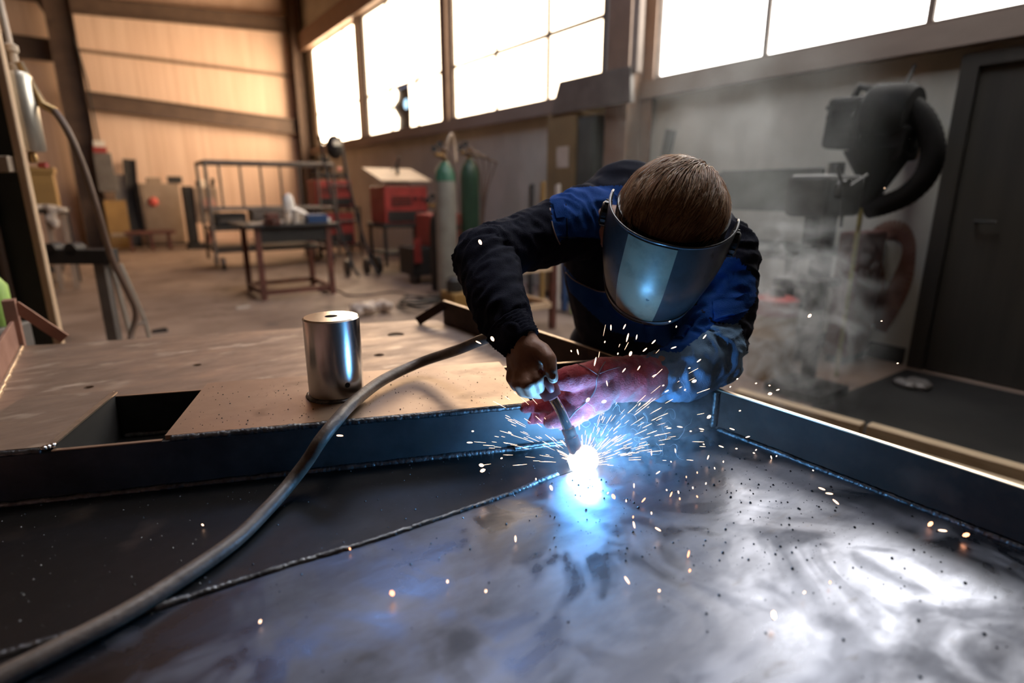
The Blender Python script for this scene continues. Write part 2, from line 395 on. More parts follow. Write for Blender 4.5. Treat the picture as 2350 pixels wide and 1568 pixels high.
# floor plates on both sides of the seam
fl = lambda t: box_pt(t, 0, 0)
poly_plate([(XLW, SEAM - .001), (XLW, -.7), (XR, -.7), (XR, SEAM - .04), (.66, SEAM - .018)], ZT0, TH, 'tray_floor_plate', M['tray'])
def wl(x, n):  # y on a line parallel to the box beam
    q = K + NV * n; return q.y + (x - q.x) * DV.y / DV.x
poly_plate([(XLW, SEAM + .001), (.66, SEAM - .016), (XR, SEAM - .038), (XR, wl(XR, .27)), (XLW, wl(XLW, .27))], ZT0, TH, 'tray_floor_plate', M['tray2'])
# rear floor plate with two real holes
me = bpy.data.meshes.new('rear_plate'); bm = bmesh.new()
outl = [Vector((XLW, wl(XLW, .271), 0)), Vector((XR, wl(XR, .271), 0)), Vector((XR, 1.995, 0)), Vector((.94, 2.045, 0)), Vector((-.16, 2.385, 0)), Vector((XLW, 2.43, 0))]
loops = [outl]
for hx, hy, hr in ((.791, 1.871, .030), (.641, 1.655, .016), (.16, 1.86, .012), (-.1, 1.80, .012)):
    loops.append([Vector((hx + hr * math.cos(a * math.pi / 8), hy + hr * math.sin(a * math.pi / 8), 0)) for a in range(16)])
edges_ = []
for lp in loops:
    vs = [bm.verts.new((p.x, p.y, ZT0)) for p in lp]
    edges_ += [bm.edges.new((vs[i], vs[(i + 1) % len(vs)])) for i in range(len(vs))]
bmesh.ops.triangle_fill(bm, use_beauty=True, use_dissolve=False, edges=edges_)
r_ = bmesh.ops.extrude_face_region(bm, geom=bm.faces[:])
bmesh.ops.translate(bm, vec=(0, 0, -TH), verts=[g for g in r_['geom'] if isinstance(g, bmesh.types.BMVert)])
bmesh.ops.recalc_face_normals(bm, faces=bm.faces); bm.to_mesh(me); bm.free(); me.materials.append(M['plate'])
o = bpy.data.objects.new('rear_floor_plate', me); COL.objects.link(o); o.parent = tray; o.matrix_parent_inverse = Matrix.Translation(tray.location).inverted()
o['label'] = 'mottled brown rear floor plate with drilled holes'

def swall(p0, p1, z0, z1, th, side, name, m):
    p0 = Vector(p0); p1 = Vector(p1); d = (p1 - p0).normalized(); s_ = Vector((-d.y, d.x, 0)) * side * th
    return MB().prism([(p0.x, p0.y, z0), (p1.x, p1.y, z0), (p1.x + s_.x, p1.y + s_.y, z0), (p0.x + s_.x, p0.y + s_.y, z0)], (0, 0, z1 - z0)).obj(name, m, tray, bevel=.0015)
ZW = .836
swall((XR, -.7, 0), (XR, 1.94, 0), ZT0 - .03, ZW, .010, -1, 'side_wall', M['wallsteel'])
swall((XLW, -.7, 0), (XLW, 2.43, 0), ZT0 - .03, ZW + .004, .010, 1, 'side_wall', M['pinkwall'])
MB().box((XR - .0005, -.7, ZW), (XR + .0105, 1.94, ZW + .0018)).obj('ground_edge', M['edge'], tray)
# box beam: front web, rear web, cover plates, ribs
LB = 1.398
a, b = box_pt(0, 0, 0), box_pt(LB, 0, 0)
swall(a, b, ZT0, ZW, .008, -1 if NV.dot(Vector((-(b - a).y, (b - a).x, 0))) < 0 else 1, 'box_web', M['boxsteel'])
a2, b2 = box_pt(0, .262, 0), box_pt(LB - .1, .262, 0)
swall(a2, b2, ZT0, ZW, .008, -1 if NV.dot(Vector((-(b - a).y, (b - a).x, 0))) < 0 else 1, 'box_web', M['boxsteel'])
def bstrip(t0, t1, n0, n1, z, name, m, th=.002):
    return MB().prism([box_pt(t0, n0, z), box_pt(t1, n0, z), box_pt(t1, n1, z), box_pt(t0, n1, z)], (0, 0, th)).obj(name, m, tray)
bstrip(0.0, .405, .0, .008, ZW, 'ground_edge', M['edge']); bstrip(0.0, .405, .262, .270, ZW, 'ground_edge', M['edge'])
bstrip(1.064, 1.226, .0, .008, ZW, 'ground_edge', M['plate2']); bstrip(1.064, 1.226, .262, .270, ZW, 'ground_edge', M['plate2'])
bstrip(.41, 1.06, .006, .292, ZW, 'cover_plate', M['plate2'], .008)
bstrip(1.235, LB, .006, .285, ZW, 'cover_plate', M['plate'], .008)
MB().prism([box_pt(1.226, .008, ZT0), box_pt(1.235, .008, ZT0), box_pt(1.235, .262, ZT0), box_pt(1.226, .262, ZT0)], (0, 0, ZW - ZT0 + .006)).obj('rib', M['rib_shade'], tray)
bstrip(1.225, 1.236, .003, .272, ZW + .006, 'ground_edge', M['edge'], .003)
MB().prism([box_pt(.408, .008, ZT0), box_pt(.416, .008, ZT0), box_pt(.416, .262, ZT0), box_pt(.408, .262, ZT0)], (0, 0, ZW - ZT0 - .001)).obj('rib', M['boxsteel'], tray)
# braces at the rear corners
def brace(p0, p1, name, m): MB().bar(p0, p1, .006, .035, (0, 0, 1)).obj(name, m, tray)
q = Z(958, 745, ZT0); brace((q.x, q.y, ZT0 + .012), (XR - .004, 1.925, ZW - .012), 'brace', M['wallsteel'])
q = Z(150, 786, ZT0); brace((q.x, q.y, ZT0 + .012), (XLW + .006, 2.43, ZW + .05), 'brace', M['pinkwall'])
MB().box((XLW - .02, 2.40, ZT0 - .06), (XLW + .012, 2.45, ZW + .07)).obj('corner_post', M['pinkwall'], tray)
# weld beads
rng = random.Random(4)
def bead(pts, r, name='weld_bead', up=.4, wob=.06, m='weld', step=.0026):
    P = catmull(pts, 12); seg = [0]
    for i in range(1, len(P)): seg.append(seg[-1] + (P[i] - P[i - 1]).length)
    n = max(4, int(seg[-1] / step)); out = []; rr = []; j = 0; sd = rng.random() * 50
    for i in range(n + 1):
        s_ = seg[-1] * i / n
        while j < len(P) - 2 and seg[j + 1] < s_: j += 1
        t = (s_ - seg[j]) / max(1e-9, seg[j + 1] - seg[j]); q = P[j].lerp(P[j + 1], t)
        nz = mnoise.noise(Vector((s_ * 30 + sd, sd, 0))); n2 = mnoise.noise(Vector((s_ * 120, sd + 7, 3)))
        out.append(q + Vector((nz, n2, n2 * .6)) * r * .28)
        rr.append(r * (1 + wob * (1 if i % 3 == 0 else (-.5 if i % 3 == 1 else .2)) + .22 * nz))
    return MB().tube(out, rr, 8).obj(name, M[m], tray, smooth=True)
pz = lambda x, y, z: Z(x, y, z)
bead([box_pt(t, -.002, ZT0 + .001) for t in (.01, .3, .7, 1.0, 1.39)], .0062)
bead([box_pt(t, .002, ZW + .003) for t in (.415, .6, .8, 1.05)], .0058)
bead([box_pt(t, .002, ZW + .003) for t in (1.24, 1.3, 1.39)], .0052)
bead([box_pt(t, .256, ZT0 + .002) for t in (.01, .4)], .006)
bead([box_pt(t, .256, ZT0 + .002) for t in (1.07, 1.22)], .006)
bead([Vector((XR - .003, y, ZT0 + .001)) for y in (.69, .4, .1, -.2, -.6)], .0058)
bead([Vector((XLW + .004, y, ZT0 + .002)) for y in (2.42, 2.1, 1.8, 1.5)], .007, m='edge')
bead([box_pt(.003, -.003, z) + Vector((-.003, -.002, 0)) for z in (ZT0 + .005, .79, ZW - .002)], .0062)
bead([Z(1280, 1090, ZT0), Z(1232, 1108, ZT0), Z(1190, 1127, ZT0), Z(1080, 1166, ZT0), Z(860, 1240, ZT0), Z(700, 1287, ZT0), Z(560, 1331, ZT0), Z(350, 1398, ZT0), Z(0, 1506, ZT0), Z(-150, 1552, ZT0)], .0052)
bead([Z(1180, 1030, ZT0 + .008), Z(1230, 1022, ZT0 + .008), Z(1292, 1014, ZT0 + .008)], .0042)
q = box_pt(1.231, .004, ZW + .008)
for dx in (0, .006, -.005): MB().ball(q + Vector((dx, dx * .5, .0)), (.006, .006, .004), 8, 6).obj('weld_tack', M['bright'], tray, smooth=True)
# turned bushing welded to the cover plate
BC = Vector((.340, 1.122, ZW + .008)); BR, BH = .0545, .163
bu = MB()
bu.lathe(BC, (0, 0, 1), [(.0125, 0), (BR, 0), (BR, BH - .003), (BR - .003, BH), (.0125, BH), (.0125, 0)], 64, False)
bo = bu.obj('bushing', M['bright'], tray, smooth='a'); bo['label'] = 'upright turned steel bushing with a bore, welded to the cover plate'
hd = (CAM - BC); hd.z = 0; hd.normalize(); hd = Matrix.Rotation(math.radians(22), 3, 'Z') @ hd
MB().lathe(BC + Vector((0, 0, .033)) + hd * (BR - .010), hd, [(.0052, 0), (.0052, .0105)], 16).obj('cross_hole', M['black'], tray)
MB().lathe(BC + Vector((0, 0, BH - .0028)), (0, 0, 1), [(.0126, -.02), (.0126, 0.0)], 20).obj('bore', M['black'], tray)
bead([BC + Vector((math.cos(a) * (BR + .002), math.sin(a) * (BR + .002), .001)) for a in [math.radians(i) for i in range(150, 320, 12)]], .0045)
bead([BC + Vector((math.cos(a) * (BR + .002), math.sin(a) * (BR + .002), .001)) for a in [math.radians(i) for i in range(335, 372, 8)]], .004)
# spatter balls and grit on the plates
def spatter(n, fn, name, m, r0, r1, seed):
    rg = random.Random(seed); b = MB()
    for _ in range(n):
        p = fn(rg); r = r0 + (r1 - r0) * rg.random() ** 3
        b.add([p + Vector(v) * r for v in ((1, 0, .3), (-1, 0, .3), (0, 1, .3), (0, -1, .3), (0, 0, 1.2), (0, 0, -.3))],
              [(4, 0, 2), (4, 2, 1), (4, 1, 3), (4, 3, 0), (5, 2, 0), (5, 1, 2), (5, 3, 1), (5, 0, 3)])
    o = b.obj(name, m, tray); o['kind'] = 'stuff'
M['grit'] = mat('black_grit', (.012, .012, .013), rough=.6)
spatter(420, lambda g: Vector((g.uniform(-.28, .75), g.uniform(.75, 1.25), ZT0)) if False else (lambda t, n: box_pt(t, -n, ZT0))(g.uniform(.3, 1.38), .01 + .33 * g.random() ** 1.3), 'weld_spatter', M['weld'], .0006, .0022, 1)
spatter(260, lambda g: box_pt(g.uniform(.42, 1.05), .02 + .24 * g.random(), ZW + .008), 'weld_spatter', M['grit'], .0006, .0018, 2)
def grit_pt(g):
    while 1:
        p = Vector((g.gauss(.78, .16), g.gauss(.45, .17), ZT0))
        if -.25 < p.x < 1.0 and p.y < .70: return p
spatter(520, grit_pt, 'grit', M['grit'], .0005, .0027, 3)
spatter(260, lambda g: Vector((g.uniform(-.2, .98), g.uniform(0, .68), ZT0)), 'grit', M['grit'], .0005, .0018, 5)
# trestles that carry the tray
for k, (tx, ty) in enumerate(((.35, -.35), (.35, 1.75))):
    e = thing('steel_trestle', (tx, ty, 0), ('low steel trestle under the near end of the tray', 'low steel trestle under the rear end of the tray')[k], 'trestle')
    part(lambda b: b.box((tx - .6, ty - .05, .62), (tx + .6, ty + .05, .739)), 'top_beam', M['dark'], e)
    for sx in (-.5, .5):
        for sy in (-.2, .2): part(lambda b: b.bar((tx + sx, ty + sy * .15, .64), (tx + sx, ty + sy, .0), .05, .05), 'leg', M['dark'], e)
# ------------------------------------------------------------------ the welder
def capsule(b, p0, r0, p1, r1, n=18):
    p0 = Vector(p0); p1 = Vector(p1); L = (p1 - p0).length; ax = (p1 - p0).normalized() if L > 1e-6 else Vector((0, 0, 1))
    prof = [(r0 * math.sin(a), -r0 * math.cos(a)) for a in [math.pi / 2 * i / 5 for i in range(1, 6)]]
    prof += [(r1 * math.cos(a), L + r1 * math.sin(a)) for a in [math.pi / 2 * i / 5 for i in range(0, 5)]]
    b.lathe(p0, ax, prof, n)
def chain(b, pts, n=16):
    for (p, r), (q, s) in zip(pts[:-1], pts[1:]): capsule(b, p, r, q, s, n)
def fuse(b, name, m, parent, voxel, smooth=4, fac=.5, keep=None):
    o = bpy.data.objects.new(name, b.mesh(name, m)); COL.objects.link(o)
    r = o.modifiers.new('r', 'REMESH'); r.mode = 'VOXEL'; r.voxel_size = voxel; r.use_smooth_shade = True
    s = o.modifiers.new('s', 'SMOOTH'); s.factor = fac; s.iterations = smooth
    dg = bpy.context.evaluated_depsgraph_get()
    me = bpy.data.meshes.new_from_object(o.evaluated_get(dg), depsgraph=dg)
    o.modifiers.clear(); old = o.data; o.data = me; bpy.data.meshes.remove(old); me.name = name
    me.polygons.foreach_set('use_smooth', [True] * len(me.polygons))
    if not len(me.materials):
        for k in (m if isinstance(m, (list, tuple)) else [m]): me.materials.append(k)
    if parent is not None:
        o.parent = parent; o.matrix_parent_inverse = Matrix.Translation(parent.location).inverted()
    return o
M['skin'] = mat('skin', (.48, .27, .19), (.39, .21, .145), 30, .5, bump=.25, bscale=140)
M['navy'] = mat('navy_cotton', (.010, .012, .024), (.016, .018, .033), 40, .95, bump=.35, bscale=500, spec=.15)
M['blue'] = mat('royal_blue_cotton', (.010, .062, .29), (.016, .085, .36), 30, .92, bump=.35, bscale=500, spec=.15)
M['greyblue_lit'] = mat('arc_lit_blue_cotton', (.15, .27, .44), (.20, .34, .52), 20, .92, bump=.35, bscale=500, spec=.15)  # greyish sleeve cloth, the arc's blue light put into its colour
M['trouser'] = mat('dark_trousers', (.012, .013, .018), (.02, .021, .027), 30, .9, bump=.3, bscale=400)
M['piping'] = mat('pale_piping', (.45, .36, .31), rough=.7)
M['hair'] = mat('light_brown_hair', (.86, .62, .44), (.62, .42, .28), 60, .34)
def add_translucent(m, col, f):
    nt = m.node_tree; N = nt.nodes; L = nt.links
    t = N.new('ShaderNodeBsdfTranslucent'); t.inputs[0].default_value = (*col, 1); mx = N.new('ShaderNodeMixShader'); mx.inputs[0].default_value = f
    L.new(N['Principled BSDF'].outputs[0], mx.inputs[1]); L.new(t.outputs[0], mx.inputs[2]); L.new(mx.outputs[0], N['Material Output'].inputs[0])
M['hair_cap'] = mat('hair_base', (.34, .22, .145), (.22, .14, .09), 60, .6)
add_translucent(M['hair'], (.9, .66, .46), .35)
M['hair_pale'] = mat('pale_hair', (.95, .76, .57), (.82, .62, .44), 60, .32); add_translucent(M['hair_pale'], (.95, .75, .55), .35)
M['hair_dark'] = mat('dark_hair', (.42, .28, .185), (.32, .21, .14), 60, .4)
M['glove'] = mat('red_split_leather', (.55, .045, .065), (.36, .028, .04), 26, .85, bump=.5, bscale=320, sheen=.5, c3=(.68, .14, .17), s3=60, lo3=.55, hi3=.75)
M['seam'] = mat('pale_seam', (.30, .17, .18), rough=.7)
M['shoe'] = mat('black_boot', (.02, .018, .017), rough=.5)

RS, RE, RW = D(1330, 505, 1.35), D(1113, 588, 1.20), D(1192, 778, 1.05)
LS, LE, LW = D(1650, 585, 1.33), D(1632, 815, 1.235), D(1425, 868, 1.15)
PEL = D(1430, 795, 1.74)
HIPR, HIPL = D(1385, 800, 1.74), D(1495, 800, 1.74)
CHEST = D(1485, 600, 1.43)
person = thing('person', (PEL.x, PEL.y, 0), 'person in blue and navy work jacket bending over the tray, holding a torch', 'person')

# head frame: u towards the crown, g out of the face, s to the image right
HC0 = D(1530, 532, 1.105)
toC = (CAM - HC0).normalized()
rt = RT - toC * RT.dot(toC); rt.normalize(); up_ = toC.cross(rt).normalized()
if up_.z < 0: up_ = -up_
roll = math.radians(-14)          # crown leans to the image right
iu = up_ * math.cos(roll) - rt * math.sin(roll); isd = rt * math.cos(roll) + up_ * math.sin(roll)
tl = math.radians(54)
HU = (toC * math.cos(tl) + iu * math.sin(tl)).normalized()
HG = (toC * math.sin(tl) - iu * math.cos(tl)).normalized()
HS = isd.normalized()
yw = math.radians(-1)   # face turned almost straight ahead
HG, HS = (HG * math.cos(yw) - HS * math.sin(yw)).normalized(), (HS * math.cos(yw) + HG * math.sin(yw)).normalized()
def hp(s, g, u): return HC0 + HS * s + HG * g + HU * u
HA = (HS, HG, HU)

bd = MB()
bd.ball(hp(0, -.008, .024), (.080, .096, .090), 28, 18, HA)             # skull
bd.ball(hp(0, .022, -.045), (.060, .066, .078), 24, 16, HA)             # face
bd.ball(hp(0, .055, -.100), (.030, .026, .024), 16, 10, HA)             # chin
bd.ball(hp(0, .088, -.040), (.013, .020, .024), 12, 8, HA)              # nose
capsule(bd, hp(0, .086, .0), .009, hp(0, .104, -.046), .012, 10)
for s_ in (-1, 1):
    bd.ball(hp(.031 * s_, .075, .006), (.026, .014, .010), 12, 8, HA)   # brow
    bd.ball(hp(.034 * s_, .065, -.035), (.022, .018, .018), 12, 8, HA)  # cheek
    bd.ball(hp(.078 * s_, -.006, -.022), (.009, .020, .033), 12, 8, HA) # ear
bd.ball(hp(0, .082, -.072), (.022, .012, .008), 12, 8, HA)              # lips
NK = D(1515, 545, 1.285)
chain(bd, [(hp(0, -.03, -.05), .055), (NK, .062), (CHEST, .10), (PEL, .11)])
chain(bd, [(NK, .05), (RS, .05), (RE, .042), (RW, .030)])
chain(bd, [(NK, .05), (LS, .05), (LE, .042), (LW, .030)])
KNR, KNL = Vector((HIPR.x + .02, HIPR.y + .03, .45)), Vector((HIPL.x + .06, HIPL.y - .0, .45))
ANR, ANL = Vector((KNR.x + .06, KNR.y + .02, .08)), Vector((KNL.x + .06, KNL.y - .02, .08))
chain(bd, [(PEL, .09), (HIPR, .075), (KNR, .05), (ANR, .036)]); chain(bd, [(PEL, .09), (HIPL, .075), (KNL, .05), (ANL, .036)])
# right hand, bare, closed on the torch handle
def pd(l): return [(D(x, y, d), r) for x, y, d, r in l]
chain(bd, pd([(1192, 778, 1.05, .030), (1206, 800, 1.046, .031), (1212, 828, 1.044, .029)]))
chain(bd, pd([(1200, 790, 1.046, .026), (1226, 838, 1.032, .0165)]), 14)
chain(bd, pd([(1196, 790, 1.046, .026), (1208, 848, 1.036, .0165)]), 14)
chain(bd, pd([(1190, 788, 1.054, .025), (1192, 850, 1.046, .0155)]), 14)
chain(bd, pd([(1186, 788, 1.060, .024), (1180, 842, 1.060, .0145)]), 14)
FING = [[(1226, 838, 1.032, .0150), (1233, 870, 1.012, .0128), (1238, 889, 1.030, .0112), (1254, 893, 1.058, .0098)],
        [(1208, 848, 1.036, .0152), (1211, 881, 1.014, .0130), (1218, 900, 1.034, .0112), (1238, 905, 1.064, .0098)],
        [(1192, 850, 1.046, .0145), (1190, 880, 1.026, .0124), (1199, 899, 1.044, .0108), (1220, 905, 1.070, .0095)],
        [(1180, 842, 1.060, .0132), (1174, 868, 1.046, .0112), (1184, 887, 1.060, .0098), (1204, 893, 1.080, .0086)]]
for l in FING: chain(bd, pd(l), 12)
chain(bd, pd([(1210, 796, 1.046, .024), (1243, 806, 1.022, .0168), (1260, 824, 1.006, .0138), (1264, 848, 1.001, .0116), (1269, 868, 1.006, .0100)]), 12)
chain(bd, pd([(1214, 812, 1.04, .026), (1236, 822, 1.03, .015)]), 12)
body = fuse(bd, 'body', M['skin'], person, .0032, 3)
# thumb nail
tn = D(1268.5, 864, .9955)
MB().ball(tn, (.0062, .0075, .0022), 12, 6, ((D(1279, 862, .9955) - tn).normalized(), (D(1271, 876, .9955) - tn).normalized(), (CAM - tn).normalized())).obj('thumb_nail', mat('nail', (.55, .36, .29), rough=.3), person, smooth=True)

# trousers and boots
tr = MB()
chain(tr, [(PEL + Vector((0, 0, .03)), .135), (HIPR, .108), (KNR, .082), (ANR + Vector((0, 0, .02)), .068)]); chain(tr, [(PEL, .13), (HIPL, .108), (KNL, .082), (ANL + Vector((0, 0, .02)), .068)])
trs = fuse(tr, 'trousers', M['trouser'], person, .007, 6)
for an in (ANR, ANL):
    sb = MB(); fdir = Vector((-.8, -.6, 0)).normalized()
    chain(sb, [(an + Vector((0, 0, .05)), .055), (an + Vector((0, 0, -.035)), .045), (an + fdir * .13 + Vector((0, 0, -.045)), .035)])
    fuse(sb, 'boot', M['shoe'], person, .007, 4)

# jacket
JB = [  # bones for folds: p0, p1, amplitude
    (RS, RE, .0055), (RE, D(1178, 765, 1.055), .0065), (LS, LE, .008), (LE, D(1505, 862, 1.18), .0095)]
jk = MB()
chain(jk, [(D(1345, 505, 1.375), .084), (D(1300, 520, 1.33), .078), (D(1205, 555, 1.265), .068), (RE, .0625)])
chain(jk, [(RE, .0625), (D(1132, 655, 1.135), .060), (D(1158, 725, 1.085), .052), (D(1176, 762, 1.06), .041)])
chain(jk, [(D(1625, 575, 1.37), .088), (D(1652, 590, 1.32), .080), (D(1652, 700, 1.285), .078), (LE, .066)])
chain(jk, [(LE, .066), (D(1570, 850, 1.205), .063), (D(1515, 864, 1.185), .046), (D(1480, 866, 1.172), .036)])
chain(jk, [(D(1400, 505, 1.44), .115), (D(1395, 620, 1.53), .122), (D(1408, 725, 1.68), .118)])
chain(jk, [(D(1485, 500, 1.45), .120), (D(1480, 610, 1.47), .145), (D(1440, 750, 1.69), .150)])
chain(jk, [(D(1590, 560, 1.42), .112), (D(1575, 650, 1.46), .125), (D(1500, 760, 1.68), .130)])
chain(jk, [(D(1430, 470, 1.47), .110), (D(1560, 505, 1.46), .110)])
chain(jk, [(NK, .085), (D(1500, 520, 1.42), .10)])
jacket = fuse(jk, 'jacket', [M['navy'], M['blue'], M['greyblue_lit']], person, .0055, 7)
me = jacket.data
n = len(me.vertices); co = np.empty(n * 3); no = np.empty(n * 3)
me.vertices.foreach_get('co', co); me.vertices.foreach_get('normal', no); co = co.reshape(-1, 3); no = no.reshape(-1, 3)
best = np.full(n, 9.0); disp = np.zeros(n)
sel = np.zeros(n, int) - 1; sax = np.zeros(n)
for i, (p, q, a_) in enumerate(JB):
    p = np.array(p); q = np.array(q); d = q - p; L = np.linalg.norm(d); d /= L
    s_ = (co - p) @ d; sc_ = np.clip(s_, 0, L); dist = np.linalg.norm(co - (p + sc_[:, None] * d), axis=1)
    k = dist < best; best[k] = dist[k]; sel[k] = i; sax[k] = sc_[k] / L
for i in range(n):
    p = co[i]; pv = Vector(p)
    t = mnoise.noise(pv * 9.0) * .007 + mnoise.noise(pv * 22.0) * .003
    if best[i] < .10 and sel[i] >= 0:
        bo_ = JB[sel[i]]; ax = (bo_[1] - bo_[0]); L = ax.length; ax.normalize()
        rad = pv - (bo_[0] + ax * (sax[i] * L)); rad.normalize()
        wv = rad * 1.1 + Vector((0, 0, 0))
        s_ = sax[i] * L
        f1 = mnoise.noise(Vector((s_ * 38 + wv.x * 1.2, wv.y * 1.5 + sel[i] * 5, wv.z * 1.5)))
        f2 = mnoise.noise(Vector((s_ * 75 + wv.z * 2, wv.x * 2 + sel[i] * 9, wv.y * 2)))
        ridge = (1 - abs(f1) * 2.6)
        w_ = .55 + .9 * max(0, abs(sax[i] - .5) * 2 - .3)
        t += bo_[2] * w_ * (ridge * .9 + f2 * .45)
    disp[i] = t
co += no * disp[:, None]
me.vertices.foreach_set('co', co.ravel()); me.update()
def pix(p):
    v = Vector(p) - CAM; d = v.dot(FW); return CX + F * v.dot(RT) / d, CY - F * v.dot(UP) / d, d
def inpoly(x, y, P):
    r = False; j = len(P) - 1
    for i in range(len(P)):
        if (P[i][1] > y) != (P[j][1] > y) and x < (P[j][0] - P[i][0]) * (y - P[i][1]) / (P[j][1] - P[i][1]) + P[i][0]: r = not r
        j = i
    return r
PAN = [(1, [(1262, 452), (1300, 432), (1352, 428), (1440, 426), (1440, 560), (1375, 549), (1300, 545), (1283, 556), (1268, 520)], 1.62),
       (1, [(1292, 606), (1318, 640), (1345, 656), (1372, 668), (1420, 672), (1480, 780), (1400, 760), (1350, 712), (1306, 668)], 1.62),
       (1, [(1600, 600), (1690, 590), (1735, 640), (1735, 690), (1690, 745), (1640, 740), (1600, 700)], 1.33),  # left upper arm: arc's blue light put into the panel colour
       (1, [(1455, 715), (1600, 700), (1640, 745), (1560, 810), (1455, 800)], 1.5),
       (2, [(1560, 700), (1640, 742), (1700, 745), (1740, 900), (1440, 960), (1440, 800), (1560, 800)], 1.34)]  # left forearm: cloth colour brightened for the arc's light
for p in me.polygons:
    x, y, d = pix(p.center)
    if p.normal.dot(CAM - p.center) < -.05: continue
    for mi, P, dm in PAN:
        if d < dm and inpoly(x, y, P): p.material_index = mi; break
jb = BVHTree.FromPolygons([v.co.copy() for v in me.vertices], [tuple(p.vertices) for p in me.polygons])
def onj(x, y, off=.002, t=jb):
    r = ray(x, y).normalized(); h = t.ray_cast(CAM, r)
    return None if h[0] is None else h[0] + h[1] * off
def pipe(px, name='piping', r=.0014, m='piping', par=None, t=None):
    P = [onj(*p, t=t or jb) for p in px]; P = [p for p in P if p is not None]
    if len(P) > 2: return MB().tube(catmull(P, 4), r, 6).obj(name, M[m], par or jacket, smooth=True)
pipe([(1262, 452), (1262, 480), (1268, 520), (1276, 545), (1284, 560)])
pipe([(1290, 606), (1300, 625), (1318, 642), (1345, 656), (1372, 667), (1395, 670)])
pipe([(1300, 434), (1298, 470), (1300, 510), (1300, 545)], 'seam', .0012, 'navy')
pipe([(1284, 545), (1320, 545), (1350, 548), (1372, 549)], 'seam', .0012, 'navy')
pipe([(1680, 488), (1700, 520), (1720, 555)], 'seam', .0011, 'piping')
def flap(px4, nu, nv, name, m, th=.004):
    b = MB(); g = []
    for i in range(nu + 1):
        for j in range(nv + 1):
            u = i / nu; v = j / nv
            x = (px4[0][0] * (1 - u) + px4[1][0] * u) * (1 - v) + (px4[3][0] * (1 - u) + px4[2][0] * u) * v
            y = (px4[0][1] * (1 - u) + px4[1][1] * u) * (1 - v) + (px4[3][1] * (1 - u) + px4[2][1] * u) * v
            g.append((x, y))
    A = [onj(x, y, th) for x, y in g]; B = [onj(x, y, -.003) for x, y in g]
    if any(a is None for a in A): return None
    nn = len(A); b.v = [tuple(a) for a in A] + [tuple(a) for a in B]; w = nv + 1
    for i in range(nu):
        for j in range(nv):
            q = (i * w + j, (i + 1) * w + j, (i + 1) * w + j + 1, i * w + j + 1); b.f += [q, tuple(k + nn for k in reversed(q))]
    bd_ = [i * w for i in range(nu + 1)] + [nu * w + j for j in range(1, nv + 1)] + [i * w + nv for i in range(nu - 1, -1, -1)] + [j for j in range(nv - 1, 0, -1)]
    for i in range(len(bd_)): a_, c_ = bd_[i], bd_[(i + 1) % len(bd_)]; b.f.append((a_, c_, c_ + nn, a_ + nn))
    b.m = [0] * len(b.f)
    return b.obj(name, M[m], jacket, smooth='a')
flap([(1634, 694), (1716, 678), (1712, 716), (1640, 734)], 8, 5, 'pocket_flap', 'blue', .006)
flap([(1268, 462), (1292, 458), (1296, 500), (1275, 504)], 4, 5, 'pen_loop', 'blue', .005)
flap([(1478, 745), (1590, 738), (1570, 776), (1486, 780)], 8, 5, 'pocket_flap', 'blue', .006)
# cuffs
def cuff(p, q, r0, r1, name, m, nr=7, par=None):
    p = Vector(p); q = Vector(q); b = MB(); k = nr * 3
    pts = [p.lerp(q, i / k) for i in range(k + 1)]
    rr = [(r0 + (r1 - r0) * i / k) * (1 + .03 * math.sin(i * 2.1)) for i in range(k + 1)]
    b.tube(pts, rr, 28)
    vs = b.v; ax = (q - p).normalized()
    for i, v in enumerate(vs):
        j = i % 28; pt = pts[min(i // 28, k)]; d = Vector(v) - pt
        vs[i] = tuple(pt + d * (1 + .035 * math.sin(j * 2.7 + (i // 28) * .35) + .02 * math.sin(j * 5.3)))
    return b.obj(name, M[m], par or jacket, smooth=True)
cuff(D(1164, 748, 1.066), D(1196, 788, 1.049), .046, .0385, 'cuff', 'navy')
# collar at the back of the neck
cb = MB(); ring = []
for i in range(17):
    a = math.radians(-110 + 220 * i / 16)
    ring.append(NK + HS * math.sin(a) * .088 - HG * math.cos(a) * .05 + HU * .018 + HG * .01)
cb.tube(ring, .022, 10); cb.obj('collar', M['navy'], jacket, smooth=True)

# red gauntlet on the other hand
gl = MB()
chain(gl, pd([(1484, 869, 1.166, 0.0470), (1440, 869, 1.155, 0.0455), (1398, 872, 1.136, 0.0443)]), 22)
chain(gl, pd([(1398, 872, 1.136, 0.0433), (1362, 890, 1.119, 0.0412), (1335, 908, 1.111, 0.0371)]), 22)
chain(gl, pd([(1372, 902, 1.126, 0.0371), (1335, 935, 1.114, 0.0288)]), 18)
chain(gl, pd([(1392, 858, 1.120, 0.0330), (1345, 862, 1.089, 0.0263), (1310, 868, 1.073, 0.0232), (1294, 872, 1.069, 0.0211)]), 18)
chain(gl, pd([(1330, 905, 1.119, 0.0247), (1275, 922, 1.113, 0.0180), (1240, 930, 1.121, 0.0149), (1208, 936, 1.128, 0.0108)]), 14)
chain(gl, pd([(1330, 922, 1.125, 0.0237), (1285, 944, 1.131, 0.0170), (1240, 956, 1.141, 0.0149), (1212, 962, 1.147, 0.0129)]), 14)
chain(gl, pd([(1338, 930, 1.110, 0.0247), (1305, 955, 1.094, 0.0180), (1276, 964, 1.093, 0.0160), (1262, 968, 1.098, 0.0139)]), 14)
chain(gl, pd([(1350, 925, 1.122, 0.0247), (1322, 958, 1.112, 0.0170), (1292, 976, 1.113, 0.0139)]), 14)
glove = fuse(gl, 'glove', [M['glove']], person, .0036, 4)
me = glove.data; n = len(me.vertices); co = np.empty(n * 3); no = np.empty(n * 3)
me.vertices.foreach_get('co', co); me.vertices.foreach_get('normal', no); co = co.reshape(-1, 3); no = no.reshape(-1, 3)
